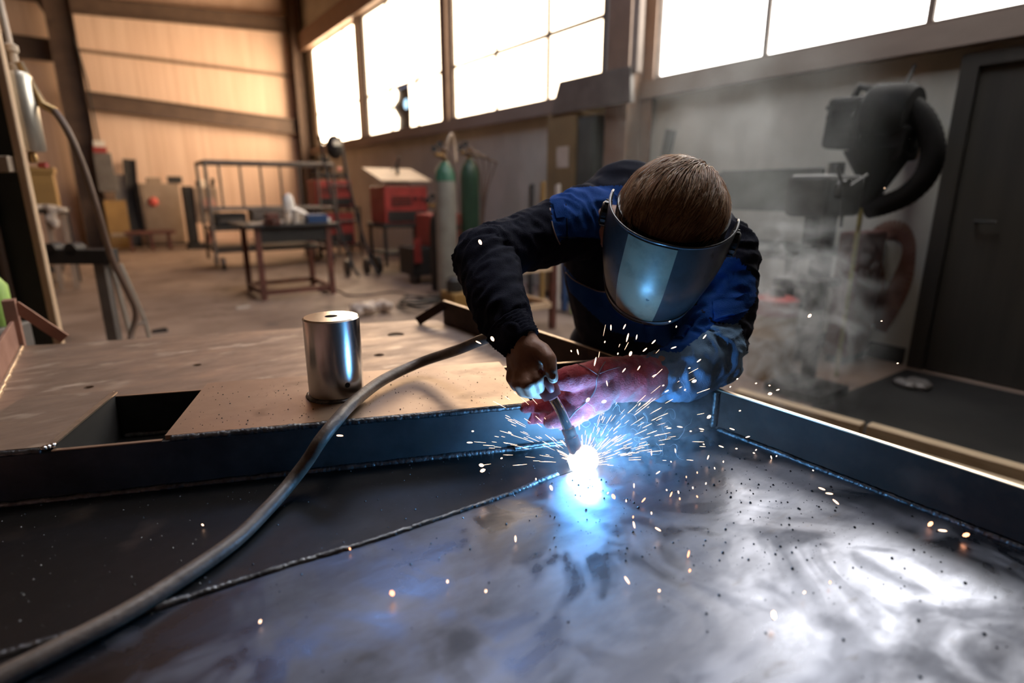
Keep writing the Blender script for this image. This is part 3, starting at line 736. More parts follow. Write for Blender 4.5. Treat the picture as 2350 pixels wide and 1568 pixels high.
for i in range(n):
    pv = Vector(co[i]); co[i] += no[i] * (mnoise.noise(pv * 35) * .0032 + (1 - 2.5 * abs(mnoise.noise(Vector((pv.x * 60, pv.y * 60, pv.z * 18))))) * .0014)
me.vertices.foreach_set('co', co.ravel()); me.update()
gb = BVHTree.FromPolygons([v.co.copy() for v in me.vertices], [tuple(p.vertices) for p in me.polygons])
pipe([(1388, 832), (1376, 850), (1368, 868), (1368, 885), (1360, 905), (1342, 925), (1320, 945), (1300, 968)], 'glove_seam', .0011, 'seam', glove, gb)
pipe([(1326, 838), (1345, 845), (1362, 855), (1372, 862)], 'glove_seam', .0009, 'seam', glove, gb)
pipe([(1375, 858), (1395, 850), (1420, 843)], 'glove_seam', .0009, 'seam', glove, gb)

# hair: strands combed forward from the crown
rg = random.Random(11); hb = MB()
cap_b = MB().ball(hp(0, -.012, .030), (.088, .103, .095), 40, 26, HA)
# scalp cap: keep only where hair grows
def hair_ok(l): return l.z > .046 + .45 * max(0, l.y) - 1.1 * max(0, -l.y - .005)
vs = [Vector(v) for v in cap_b.v]
loc = [Vector(((v - HC0).dot(HS), (v - HC0).dot(HG), (v - HC0).dot(HU))) for v in vs]
fk = [f for f in cap_b.f if all(hair_ok(loc[i]) for i in f)]
cap_b.f = fk; cap_b.m = [0] * len(fk)
hair = cap_b.obj('hair', M['hair_cap'], person, smooth=True)
E3 = Vector((.090, .105, .097)); OC = Vector((0, -.012, .030))
st = MB(); ns = 0
while ns < 6500:
    a = rg.uniform(0, 2 * math.pi); zz = rg.uniform(-.5, 1)
    d = Vector((math.cos(a) * math.sqrt(1 - zz * zz), math.sin(a) * math.sqrt(1 - zz * zz), zz))
    p = OC + Vector((d.x * E3.x, d.y * E3.y, d.z * E3.z)) * .985
    if not hair_ok(p): continue
    ns += 1
    nrm = Vector((d.x / E3.x, d.y / E3.y, d.z / E3.z)).normalized()
    # flow away from the whorl at the back of the crown, parted to the image right
    fl_ = Vector((p.x - .028 + .25 * (p.x - .028), (p.y + .075) * 1.0 + .03, 0)) + Vector((-.012, .05, 0))
    fl_ = (fl_ - nrm * fl_.dot(nrm)).normalized()
    fl_ = (fl_ + Vector((rg.gauss(0, .10) + .8 * mnoise.noise(p * 38), rg.gauss(0, .10) + .8 * mnoise.noise(p * 38 + Vector((9, 0, 0))), rg.gauss(0, .08)))).normalized()
    ln = rg.uniform(.040, .070) * (.62 if p.y > .035 else 1); lift = .004 + .018 * max(0, .5 + 1.3 * mnoise.noise(p * 38 + Vector((3, 5, 1)))) + rg.uniform(0, .004); r = rg.uniform(.0006, .0010)
    if rg.random() < .05: lift *= 1.9
    pts = []; q = p.copy(); dirv = (fl_ * .55 + nrm * .8).normalized()
    for k in range(6):
        pts.append(HC0 + HS * q.x + HG * q.y + HU * q.z)
        q = q + dirv * (ln / 5)
        dd = q - OC; e = Vector((dd.x / (E3.x + lift), dd.y / (E3.y + lift), dd.z / (E3.z + lift)))
        nn_ = Vector((e.x / E3.x, e.y / E3.y, e.z / E3.z)).normalized()
        if e.length > 1: q = OC + dd / e.length
        dirv = (dirv * .4 + fl_ * .9); dirv = (dirv - nn_ * dirv.dot(nn_) * .9).normalized()
    st.tube(pts, [r, r, r * .95, r * .8, r * .55, r * .2], 3, False, mi=rg.choice((0, 0, 1, 1, 2)))
sto = st.obj('hair_strands', [M['hair'], M['hair_pale'], M['hair_dark']], hair, smooth=True); sto['kind'] = 'stuff'

# ------------------------------------------------------------------ face shield
fs = thing('face_shield', hp(0, 0, 0), 'smoked curved face shield with side knobs worn over the bent head', 'face shield')
def shield_mat(name, col, rough, alpha, tint, scale=28):
    m = mat(name, col, tuple(c * .45 for c in col), scale, rough, rough + .1, metal=0, lo=.45, hi=.75, spec=.7, c3=tuple(c * .12 for c in col), s3=42, lo3=.66, hi3=.70)
    nt = m.node_tree; N = nt.nodes; L = nt.links
    t = N.new('ShaderNodeBsdfTransparent'); t.inputs[0].default_value = (*tint, 1)
    mx = N.new('ShaderNodeMixShader'); mx.inputs[0].default_value = alpha
    L.new(t.outputs[0], mx.inputs[1]); L.new(N['Principled BSDF'].outputs[0], mx.inputs[2]); L.new(mx.outputs[0], N['Material Output'].inputs[0])
    return m
M['visor'] = shield_mat('smoked_visor', (.065, .065, .07), .30, .74, (.16, .14, .13))
M['lens'] = shield_mat('tan_reflection_stripe', (.36, .29, .20), .34, .86, (.3, .24, .17), 22)  # tan tray reflection painted into the colour of a visor stripe
M['vborder'] = mat('grey_visor_border', (.20, .22, .24), (.14, .15, .17), 20, .28, spec=.6)
M['vrim'] = mat('visor_rim', (.10, .11, .12), rough=.22, spec=.7)
def vis(phi, v, off=0.0):
    """point on the shield: phi in degrees round the head, v 0 top .. 1 bottom"""
    a = math.radians(phi); k = abs(phi) / 100
    top = .060 - .012 * k
    bot = -.160 + .140 * k ** 4.0
    u = top + (bot - top) * v
    tp = 1 - .20 * max(0, (v - .35) / .65) ** 1.7
    rs_ = (.120 + off) * tp; rg_ = (.142 + off) * (1 - .27 * max(0, (v - .40) / .60) ** 2 - .10 * max(0, (.45 - v) / .45) ** 1.5)
    return hp(rs_ * math.sin(a), -.012 + rg_ * math.cos(a) + .004, u)
def shell(p0, p1, v0, v1, n, k, off, th):
    b = MB(); w = k + 1
    for o_ in (off, off - th):
        for i in range(n + 1):
            for j in range(k + 1): b.v.append(tuple(vis(p0 + (p1 - p0) * i / n, v0 + (v1 - v0) * j / k, o_)))
    nn = (n + 1) * w
    for i in range(n):
        for j in range(k):
            q = (i * w + j, (i + 1) * w + j, (i + 1) * w + j + 1, i * w + j + 1); b.f += [q, tuple(z + nn for z in reversed(q))]
    e = [i * w for i in range(n + 1)] + [n * w + j for j in range(1, w)] + [i * w + k for i in range(n - 1, -1, -1)] + [j for j in range(k - 1, 0, -1)]
    for i in range(len(e)): a_, c_ = e[i], e[(i + 1) % len(e)]; b.f.append((a_, c_, c_ + nn, a_ + nn))
    b.m = [0] * len(b.f); return b
shell(-97, 97, 0, 1, 48, 20, 0, .0025).obj('visor', M['visor'], fs, smooth='a')
shell(-32, 12, .02, .93, 16, 16, .0012, .0010).obj('reflection_stripe', M['lens'], fs, smooth='a')  # stripe laid on the visor, stands in for the tray's reflection
MB().tube([vis(p, 0.0, -.001) for p in range(-97, 98, 4)], .0024, 8).obj('rim', M['vrim'], fs, smooth=True)
def border():
    b = MB(); n = 60
    for i in range(n + 1):
        p = -97 + 194 * i / n; wv = .085 + .05 * min(1, abs(p) / 60) * (1 if p < 0 else .5)
        for v, o_ in ((1 - wv, .0005), (1 - wv, .0035), (1.0, .0045), (1.02, .0015), (1.02, -.003)): b.v.append(tuple(vis(p, v, o_)))
    for i in range(n):
        for j in range(4): b.f.append((i * 5 + j, (i + 1) * 5 + j, (i + 1) * 5 + j + 1, i * 5 + j + 1))
    b.m = [0] * len(b.f); return b
border().obj('border', M['vborder'], fs, smooth='a')
MB().tube([vis(p, .965, .0046) for p in range(-62, 3, 4)], .0012, 6).obj('slot', M['black'], fs, smooth=True)
for s_ in (-1, 1):
    c_ = hp(.122 * s_, -.008, .004)
    kb = MB(); kb.lathe(c_, HS * s_, [(.0, -.006), (.024, -.006), (.024, .006), (.020, .010), (.0, .010)], 24, False)
    for i in range(12):
        a = i * math.pi / 6; kb.obox(c_ + (HG * math.cos(a) + HU * math.sin(a)) * .0245, (HS, HG * math.cos(a) + HU * math.sin(a), HU * math.cos(a) - HG * math.sin(a)), (.006, .0018, .003))
    kb.obj('pivot_knob', M['black'], fs, smooth='a')
bn = MB(); n = 40
for i in range(n + 1):
    a = math.radians(-100 + 200 * i / n)
    for u_, o_ in ((.050, 0), (.018, 0), (.018, .004), (.050, .004)): bn.v.append(tuple(hp((.101 + o_) * math.sin(a), -.012 + (.106 + o_) * math.cos(a), u_)))
for i in range(n):
    for j in range(4): bn.f.append((i * 4 + j, (i + 1) * 4 + j, (i + 1) * 4 + (j + 1) % 4, i * 4 + (j + 1) % 4))
bn.m = [0] * len(bn.f); bn.obj('headband', M['black'], fs, smooth='a')

# ------------------------------------------------------------------ torch, cable, arc
ARC = Z(1338, 1076, ZT0)
M['torch_handle'] = mat('dark_red_torch_grip', (.34, .085, .085), (.22, .05, .05), 25, .5)
M['chrome'] = mat('polished_neck', (.72, .70, .68), rough=.14, metal=1)
M['copper'] = mat('sooty_copper_nozzle', (.36, .20, .14), (.16, .10, .09), 40, .35, metal=1)
M['cable'] = mat('dusty_rubber_cable', (.21, .165, .135), (.12, .095, .08), 25, .45, bump=.3, bscale=120)
to = thing('welding_torch', D(1268, 905, 1.05), 'welding torch with red grip, polished neck and long grey cable held over the arc', 'welding torch')
hA, hB = D(1214, 806, 1.042), D(1268, 912, 1.044)
nz = D(1326, 1046, 1.058); nk = D(1305, 988, 1.052)
hand_pts = [hA, hA.lerp(hB, .35), hA.lerp(hB, .7), hB]
MB().tube(catmull(hand_pts, 4), [.015, .016, .0165, .017, .0175, .018, .0185, .019, .019, .0195, .0195, .0185, .017], 16).obj('grip', M['torch_handle'], to, smooth='a')
MB().tube(catmull([D(1235, 850, 1.012), D(1258, 880, 1.016), D(1266, 898, 1.024)], 4), [.006, .007, .0075, .0075, .0075, .0075, .007, .0065, .005], 10).obj('trigger', M['torch_handle'], to, smooth=True)
MB().tube(catmull([hB, D(1285, 940, 1.046), D(1297, 968, 1.049), nk], 5), .0092, 16).obj('neck', M['chrome'], to, smooth=True)
ax = (nz - nk).normalized(); Ln = (nz - nk).length
MB().lathe(nk, ax, [(.0092, -.006), (.0125, -.004), (.0125, .004), (.0118, .006), (.0118, Ln * .25), (.0132, Ln * .27), (.0132, Ln * .75), (.0110, Ln), (.0080, Ln), (.0080, Ln * .7)], 24, False).obj('nozzle', M['copper'], to, smooth='a')
MB().tube([nz - ax * .006, nz + ax * .012], .0011, 8).obj('wire', M['copper'], to)
cp = [hA, D(1196, 786, 1.062), D(1166, 770, 1.105), D(1120, 775, 1.165), D(1050, 803, 1.235)]
cp += [Z(965, 832, .872), Z(880, 872, .862), Z(810, 925, .860), Z(770, 968, .860), Z(735, 1012, .842), Z(705, 1058, .808), Z(665, 1110, .777), Z(610, 1172, .765), Z(540, 1240, .762), Z(430, 1318, .762), Z(300, 1400, .762), Z(150, 1480, .762), Z(0, 1556, .762), Z(-200, 1650, .762)]
MB().tube(catmull(cp, 10), .0115, 14).obj('cable', M['cable'], to, smooth=True)

M['arc_core'] = emat('arc_core', (.72, .86, 1.0), 12.0)
arc = thing('welding_arc', ARC, 'blinding white welding arc on the tray seam under the nozzle', 'welding arc')
ab = MB().ball(ARC + Vector((0, 0, .018)), (.028, .028, .026), 20, 14)
rg = random.Random(3)
ab.v = [tuple(Vector(v) + (Vector(v) - ARC).normalized() * rg.uniform(-.002, .003)) for v in ab.v]
ab.obj('arc_core', M['arc_core'], arc, smooth=True)
M['arc_core'].cycles.emission_sampling = 'NONE'
ld = bpy.data.lights.new('arc_light', 'POINT'); ld.energy = E_ARC; ld.color = (.11, .46, 1.0); ld.shadow_soft_size = .034
lo = bpy.data.objects.new('arc_light', ld); COL.objects.link(lo); lo.location = ARC + Vector((0, 0, .022)); lo.parent = arc
lo.matrix_parent_inverse = Matrix.Translation(arc.location).inverted()

# ------------------------------------------------------------------ sparks
M['spark'] = emat('hot_spark', (1.0, .62, .40), 5.0)
M['spark_o'] = emat('orange_spark', (1.0, .40, .20), 4.0)
for k in ('spark', 'spark_o'): M[k].cycles.emission_sampling = 'NONE'
def spark_mesh(ln, r, m):
    return MB().lathe((0, 0, -ln / 2), (0, 0, 1), [(r * .3, 0), (r, ln * .3), (r, ln * .75), (r * .35, ln)], 6).mesh('spark', m, True)
SM = {(a, b): spark_mesh(l, r, M[b]) for a, l, r in (('s', .004, .0011), ('m', .010, .0011), ('l', .016, .0013), ('b', .009, .0026)) for b in ('spark', 'spark_o')}
def spark(p, d, kind, m, label, group):
    o = bpy.data.objects.new('spark', SM[(kind, m)]); COL.objects.link(o); o.location = p
    o.rotation_mode = 'QUATERNION'; o.rotation_quaternion = Vector(d).normalized().to_track_quat('Z', 'Y')
    tag(o, label, 'spark', group)
air = [(1102, 556, 'b'), (1130, 778, 'b'), (1098, 786, 'm'), (1402, 752, 'm'), (1433, 750, 'm'), (1440, 775, 'l'), (1461, 774, 'm'), (1418, 812, 's'), (1388, 785, 's'), (1311, 806, 's'), (1326, 808, 'm'), (1366, 830, 'l'),
       (1480, 803, 'm'), (1447, 812, 'b'), (1500, 785, 'm'), (1546, 798, 'm'), (1617, 773, 'm'), (1604, 828, 'm'), (1582, 845, 's'), (1593, 875, 'b'), (1537, 738, 's'), (1552, 750, 's'), (1522, 885, 's'), (1530, 898, 'm'), (1502, 862, 'm'),
       (1466, 845, 'm'), (1432, 850, 'm'), (1572, 895, 's'), (1393, 880, 'm'), (1349, 918, 'b'), (1386, 922, 'b'), (1325, 974, 's'), (1627, 957, 'b'), (1692, 870, 's'), (1735, 880, 's'), (1766, 885, 's'), (1785, 895, 'm'), (1767, 904, 'b'), (1698, 943, 's'),
       (1676, 888, 's'), (1858, 725, 'b'), (2030, 432, 's'), (2023, 737, 's'), (2060, 834, 's'), (1105, 1068, 'b'), (1108, 1080, 'b'), (1078, 1016, 'm'), (1085, 990, 's'), (1170, 993, 'm'), (780, 1000, 'm'), (1151, 1052, 's'),
       (1950, 1027, 'm'), (1886, 1122, 'm'), (1903, 1133, 'm'), (1918, 1152, 'm'), (2163, 1218, 'm'), (1610, 985, 'm'), (1585, 990, 's'), (1560, 980, 'm'), (1535, 983, 'm'), (1680, 985, 'm'), (1716, 1003, 'm'), (1690, 1030, 's'), (1730, 1040, 's'), (1655, 1025, 'm')]
rg = random.Random(9)
for x, y, k in air:
    if y < 700 and x > 1700: d = 1.9
    elif x < 1200 and y < 800: d = 1.0
    else: d = min(1.02 + .0002 * (x - 1300), .96 * Z(x, max(y, 800), ZT0 + .02).__sub__(CAM).dot(FW)) if y > 700 else 1.05
    p = D(x, y, d)
    dr_ = (p - ARC) + Vector((rg.gauss(0, .05), rg.gauss(0, .05), rg.gauss(0, .08) - .05))
    spark(p, dr_, k, 'spark', 'glowing spark flying through the air around the arc and the welder', 'sparks in flight')
gr = [(900, 1362, 'b'), (1027, 1335, 's'), (1115, 1357, 's'), (1183, 1237, 'm'), (1439, 1332, 'm'), (1513, 1356, 's'), (1580, 1272, 'm'), (1776, 1412, 'b'), (1846, 1360, 's'), (1905, 1337, 's'), (1583, 1310, 's'), (1455, 1205, 'm'), (1453, 1187, 's'), (1495, 1178, 's'), (1510, 1215, 'm'), (1408, 1140, 'b'), (1395, 1132, 's'),
      (1437, 1150, 's'), (1477, 1148, 'm'), (1455, 1115, 'm'), (1540, 1135, 'm'), (1557, 1130, 'm'), (1560, 1145, 's'), (1530, 1125, 's'), (1590, 1120, 's'), (1600, 1140, 's'), (1620, 1110, 's'), (1575, 1095, 's'), (1640, 1075, 's'), (1625, 1050, 'm'), (1660, 1060, 's'), (1735, 1033, 's'), (1770, 1050, 'm'), (1782, 1047, 's'), (1866, 1080, 's'),
      (2135, 1203, 'b'), (2217, 1228, 'b'), (803, 1260, 's'), (465, 1205, 's'), (597, 1427, 's'), (1230, 1100, 's'), (1265, 1120, 'b'), (1510, 1085, 'm'), (1540, 1060, 's'), (1600, 1085, 's'), (1615, 1020, 's'), (1550, 1035, 'm'), (1495, 1040, 'm')]
for x, y, k in gr:
    p = Z(x, y, ZT0 + .004 + .01 * rg.random())
    spark(p, (rg.gauss(0, .5), rg.gauss(0, .5), 1), k, 'spark_o' if rg.random() < .35 else 'spark', 'glowing spark bouncing on the steel tray', 'sparks landing on the tray')
sh = MB()
for i in range(300):
    a = rg.uniform(-20, 200) if i % 3 else rg.uniform(15, 80)
    el = math.radians(rg.uniform(3, 44)); rad = .03 + (.17 if i % 3 else .26) * rg.random() ** 1.2
    a = math.radians(a)
    hdir = RT * math.cos(a) + (FW - Vector((0, 0, FW.z))).normalized() * math.sin(a) * .7
    dv = (hdir * math.cos(el) + Vector((0, 0, 1)) * math.sin(el)).normalized()
    p = ARC + Vector((0, 0, .006)) + dv * rad
    dv2 = (dv + Vector((0, 0, -.9 * rad))).normalized()
    ln = rg.uniform(.006, .028); r = rg.uniform(.00028, .00062)
    if p.z < ZT0 + .004: continue
    sh.lathe(p - dv2 * ln / 2, dv2, [(r * .3, 0), (r, ln * .6), (r * .4, ln)], 4)
tag(sh.obj('spark_shower', M['spark']), 'dense fan of fine bright sparks spraying out of the arc', 'sparks', kind='stuff')

# ------------------------------------------------------------------ fume
M['thread'] = mat('pale_fume_thread', (.8, .85, .9), rough=1.0, spec=0.0)
tb = MB(); rg = random.Random(17)
for i in range(26):
    x, y = rg.uniform(1350, 1600), rg.uniform(920, 1060); p = D(x, y, rg.uniform(1.03, 1.12))
    if p.z < ZT0 + .02: p.z = ZT0 + .02 + rg.random() * .03
    dv = Vector((rg.gauss(0, 1), rg.gauss(0, 1), rg.gauss(.4, 1))).normalized(); pts = [p.copy()]
    for k in range(26):
        dv = (dv + Vector((mnoise.noise(p * 60 + Vector((i, 0, 0))), mnoise.noise(p * 60 + Vector((0, i, 7))), mnoise.noise(p * 60 + Vector((3, 0, i)))) ) * 1.3).normalized()
        p = p + dv * .0028
        if p.z < ZT0 + .006: p.z = ZT0 + .006
        pts.append(p.copy())
    tb.tube(pts, [.00022 * math.sin(math.pi * (k + 1) / 29) + .00004 for k in range(len(pts))], 3, False)
tag(tb.obj('fume_threads', M['thread'], smooth=True), 'hair-thin pale curling fume threads above the arc', 'fume', kind='stuff')
def smoke(name, c, r, dens, label, col=(.62, .66, .68), an=.25, scale=2.2, lo=.42, hi=.75, dist=1.2, rot=None, fall=1.0, off=(0, 0, 0), detail=5):
    b = MB().ball((0, 0, 0), 1.0, 20, 12)
    m = bpy.data.materials.new(name); m.use_nodes = True; nt = m.node_tree; N = nt.nodes; L = nt.links
    N.remove(N['Principled BSDF'])
    vs_ = N.new('ShaderNodeVolumeScatter'); vs_.inputs['Color'].default_value = (*col, 1); vs_.inputs['Anisotropy'].default_value = an
    L.new(vs_.outputs[0], N['Material Output'].inputs['Volume'])
    tc = N.new('ShaderNodeTexCoord'); ge = N.new('ShaderNodeNewGeometry')
    ln = N.new('ShaderNodeVectorMath'); ln.operation = 'LENGTH'; L.new(tc.outputs['Object'], ln.inputs[0])
    fo = N.new('ShaderNodeMapRange'); fo.inputs[1].default_value = 1.0; fo.inputs[2].default_value = 1 - fall; fo.interpolation_type = 'SMOOTHSTEP'
    L.new(ln.outputs['Value'], fo.inputs[0])
    ad = N.new('ShaderNodeVectorMath'); ad.operation = 'ADD'; ad.inputs[1].default_value = off; L.new(ge.outputs['Position'], ad.inputs[0])
    nz_ = N.new('ShaderNodeTexNoise'); nz_.inputs['Scale'].default_value = scale; nz_.inputs['Detail'].default_value = detail; nz_.inputs['Distortion'].default_value = dist
    nz_.inputs['Roughness'].default_value = .55
    L.new(ad.outputs[0], nz_.inputs['Vector'])
    mr = N.new('ShaderNodeMapRange'); mr.inputs[1].default_value = lo; mr.inputs[2].default_value = hi; L.new(nz_.outputs['Fac'], mr.inputs[0])
    m1 = N.new('ShaderNodeMath'); m1.operation = 'MULTIPLY'; L.new(fo.outputs[0], m1.inputs[0]); L.new(mr.outputs[0], m1.inputs[1])
    m2 = N.new('ShaderNodeMath'); m2.operation = 'MULTIPLY'; m2.inputs[1].default_value = dens; L.new(m1.outputs[0], m2.inputs[0]); L.new(m2.outputs[0], vs_.inputs['Density'])
    o = b.obj(name, m); o.location = c; o.scale = r
    if rot: o.rotation_euler = rot
    return tag(o, label, 'smoke', kind='stuff')
SMOKE = True
if SMOKE:
    smoke('arc_fume', D(1475, 985, 1.10), (.23, .19, .15), 10.0, 'blue-lit fume curling up from the arc', (.75, .82, .9), .1, 20, .44, .68, 1.8)
    smoke('arc_glow_puff', ARC + Vector((.0, .0, .035)), (.12, .12, .09), 2.0, 'small puff of fume added for the glow right around the arc', (.85, .9, 1.0), .0, 14, .2, .7, 1.0)  # extra puff added to spread a bloom around the arc
    smoke('smoke_plume', D(1785, 730, 1.62), (.30, .32, .40), 14.0, 'grey smoke plume drifting up to the right of the welder', (.72, .76, .78), .45, 7.0, .47, .68, 2.2)
    smoke('smoke_haze', D(1680, 330, 2.2), (.65, .62, .62), 1.1, 'thin grey haze hanging in front of the right wall', (.72, .76, .76), .5, 3.4, .38, .74, 1.8)
# ------------------------------------------------------------------ things along the hall
M['red'] = mat('machine_red', (.42, .055, .045), (.30, .04, .035), 8, .5)
M['redsteel'] = mat('red_oxide_steel', (.17, .06, .042), (.11, .042, .03), 9, .55)
M['cream'] = mat('cream_sheet', (.55, .44, .33), (.46, .36, .26), 5, .6)
M['yellow'] = mat('ochre_paint', (.38, .22, .065), (.30, .17, .05), 4, .55)
M['ochre'] = mat('dull_ochre_cabinet', (.27, .19, .095), (.21, .15, .08), 3, .6)
M['greycab'] = mat('grey_beige_enamel', (.36, .27, .20), (.30, .22, .16), 4, .55)
M['grey'] = mat('mid_grey_steel', (.20, .18, .16), (.15, .13, .115), 6, .5, metal=.3)
M['bottle_grey'] = mat('grey_gas_bottle', (.34, .33, .29), (.27, .255, .22), 6, .42, metal=.1)
M['bottle_green'] = mat('green_gas_bottle', (.035, .085, .05), (.025, .06, .035), 6, .45)
M['green'] = mat('green_band', (.05, .16, .10), rough=.4)
M['white'] = mat('white_stuff', (.8, .76, .7), rough=.6)
M['paper'] = mat('paper', (.62, .54, .45), (.5, .42, .34), 12, .8)
M['bluebox'] = mat('blue_box', (.02, .06, .16), rough=.5)
M['wood'] = mat('pale_timber', (.62, .47, .30), (.48, .34, .20), 5, .6, stretch=(14, 1, 14), c3=(.33, .22, .12), s3=3, lo3=.66, hi3=.72)
M['tanwood'] = mat('tan_batten', (.80, .58, .38), (.68, .47, .29), 5, .6, stretch=(12, 12, 1))
M['rubber'] = mat('brown_hose', (.15, .10, .075), rough=.55)
M['alu'] = mat('brushed_aluminium', (.62, .58, .50), (.5, .46, .4), 8, .35, metal=.8)
M['clear'] = mat('cloudy_plastic_bag', (.6, .5, .42), (.45, .36, .3), 20, .35)
M['lime'] = mat('lime_green', (.35, .55, .12), rough=.5)
M['oil'] = mat('dark_green_enamel', (.025, .032, .026), (.035, .04, .032), 5, .5)
M['plate_dark'] = mat('oily_dark_plate', (.016, .015, .014), (.026, .024, .021), 3, .7, spec=.25)
M['teal'] = mat('teal_grey', (.085, .09, .08), (.06, .065, .058), 4, .7)

def bx(lo, hi, name, m, par, bevel=.006): return MB().box(lo, hi).obj(name, M[m], par, bevel=bevel)
def legs4(x0, x1, y0, y1, z, t, m, par, name='leg'):
    for x in (x0, x1 - t):
        for y in (y0, y1 - t): bx((x, y, 0), (x + t, y + t, z), name, m, par, 0)

# red steel work table with clutter
x0, x1, y0, y1, zt = 1.36, 2.22, 7.04, 7.92, .86
t = thing('work_table', (1.8, 7.5, 0), 'small red-brown steel work table standing in the middle of the floor', 'table')
legs4(x0, x1, y0, y1, zt - .03, .06, 'redsteel', t)
bx((x0 - .12, y0 - .05, zt - .03), (x1 + .10, y1 + .08, zt), 'table_top', 'dark', t)
for a, b in (((x0 + .06, y0 + .005), (x1 - .06, y0 + .055)), ((x0 + .06, y1 - .055), (x1 - .06, y1 - .005))): bx((*a, .06), (*b, .11), 'stretcher', 'redsteel', t, 0)
for a, b in (((x0 + .005, y0 + .06), (x0 + .055, y1 - .06)), ((x1 - .055, y0 + .06), (x1 - .005, y1 - .06))): bx((*a, .06), (*b, .11), 'stretcher', 'redsteel', t, 0)
bx((x0 + .06, y0 + .01, zt - .20), (x1 - .06, y0 + .03, zt - .03), 'apron', 'dark', t, 0)
bx((x1 - .045, y0 + .06, .52), (x1 - .015, y1 - .06, .58), 'side_rail', 'redsteel', t, 0)
bx((x0 + .1, y0 + .1, zt - .30), (x1 - .1, y1 - .1, zt - .27), 'shelf', 'dark', t, 0)
def on_table(lo, hi, name, m, label, cat, bevel=.01): return tag(bx((lo[0], lo[1], zt), (hi[0], hi[1], zt + hi[2]), name, m, None, bevel), label, cat)
for k in range(3):
    px_ = x0 - .02 + .13 * k
    o = MB().prism([(px_, y0 + .10 + .05 * k, zt + .001 + .012 * k), (px_ + .30, y0 + .06 + .05 * k, zt + .001 + .012 * k), (px_ + .33, y0 + .28 + .05 * k, zt + .001 + .012 * k), (px_ + .03, y0 + .32 + .05 * k, zt + .001 + .012 * k)], (0, 0, .011)).obj('paper_sheaf', M['paper'])
    tag(o, ('lowest pale paper sheaf on the left of the red table', 'middle paper sheaf lying across the other two on the red table', 'topmost paper sheaf on the left of the red table')[k], 'papers')
on_table((1.98, 7.12), (2.22, 7.34, .10), 'blue_box', 'bluebox', 'dark blue box on the red work table', 'box')
for k, (cx_, r_, h_, mm) in enumerate(((1.76, .036, .13, 'cream'), (1.86, .045, .14, 'paper'), (1.93, .03, .10, 'cream'))):
    e = thing('tin_can', (cx_, 7.2, zt), ('narrow pale can, leftmost of three on the red table', 'widest pale can between two others on the red table', 'short pale can beside the blue box')[k], 'can', 'cans on the red table')
    part(lambda b: b.lathe((cx_, 7.2, zt), (0, 0, 1), [(r_, 0), (r_, h_)], 16), 'can_body', M[mm], e, 'a')
    part(lambda b: b.lathe((cx_, 7.2, zt + h_), (0, 0, 1), [(r_ * 1.03, 0), (r_ * 1.03, .012)], 16), 'can_lid', M['grey'], e, 'a')
wl_ = MB(); wl_.ball((1.86, 7.45, zt + .21), (.07, .05, .14), 14, 10); wl_.ball((1.96, 7.45, zt + .12), (.14, .06, .05), 14, 10, (Vector((.92, 0, -.38)), Vector((0, 1, 0)), Vector((.38, 0, .92)))); wl_.ball((1.86, 7.45, zt + .06), (.08, .06, .06), 12, 8)
tag(fuse(wl_, 'white_rag', M['white'], None, .012, 3), 'crumpled white cloth standing up on the red table', 'cloth')
wb_ = MB().lathe((2.28, 7.2, zt - .0), (0, 0, 1), [(.0, 0), (.05, 0), (.055, .09), (.0, .09)], 14, False)
tag(on_table((2.24, 7.30), (2.31, 7.55, .05), 'white_box', 'white', 'flat white carton at the right end of the red table', 'carton'), None, None)
v_ = thing('bench_vise', (1.5, 7.02, zt), 'small bench vise clamped at the front of the red table', 'vise')
bx((1.47, 6.98, zt), (1.63, 7.10, zt + .06), 'vise_base', 'redsteel', v_); bx((1.49, 6.92, zt + .06), (1.61, 6.96, zt + .13), 'jaw', 'redsteel', v_); bx((1.49, 7.02, zt + .06), (1.61, 7.10, zt + .13), 'jaw', 'redsteel', v_)
MB().tube([(1.55, 6.86, zt + .05), (1.55, 7.05, zt + .05)], .012, 8).obj('screw', M['grey'], v_)

# cage trolley behind it
t = thing('cage_trolley', (1.9, 10.7, 0), 'tall open trolley with upright bars near the far wall', 'trolley')
cx0, cx1, cy0, cy1 = 1.35, 3.30, 10.1, 11.0
for x in (cx0, cx1):
    for y in (cy0, cy1): MB().tube([(x, y, .12), (x, y, 1.66)], .025, 8).obj('corner_post', M['grey'], t)
for y in (cy0, cy1):
    MB().tube([(cx0, y, 1.66), (cx1, y, 1.66)], .028, 8).obj('top_rail', M['grey'], t)
    MB().tube([(cx0, y, .95), (cx1, y, .95)], .02, 8).obj('mid_rail', M['grey'], t)
for x in (cx0, cx1): MB().tube([(x, cy0, 1.66), (x, cy1, 1.66)], .028, 8).obj('top_rail', M['grey'], t)
for k in range(1, 6):
    x = cx0 + (cx1 - cx0) * k / 6
    MB().tube([(x, cy1, .95), (x, cy1, 1.64)], .02, 8).obj('upright_bar', M['grey'], t)
bx((cx0, cy0, .28), (cx1, cy1, .34), 'deck', 'dark', t); bx((cx0, cy0 + .02, .62), (cx1, cy1, .66), 'shelf', 'dark', t)
for x in (cx0 + .1, cx1 - .1):
    for y in (cy0 + .1, cy1 - .1): MB().lathe((x - .02, y, .10), (1, 0, 0), [(.10, 0), (.10, .04)], 16).obj('wheel', M['black'], t)
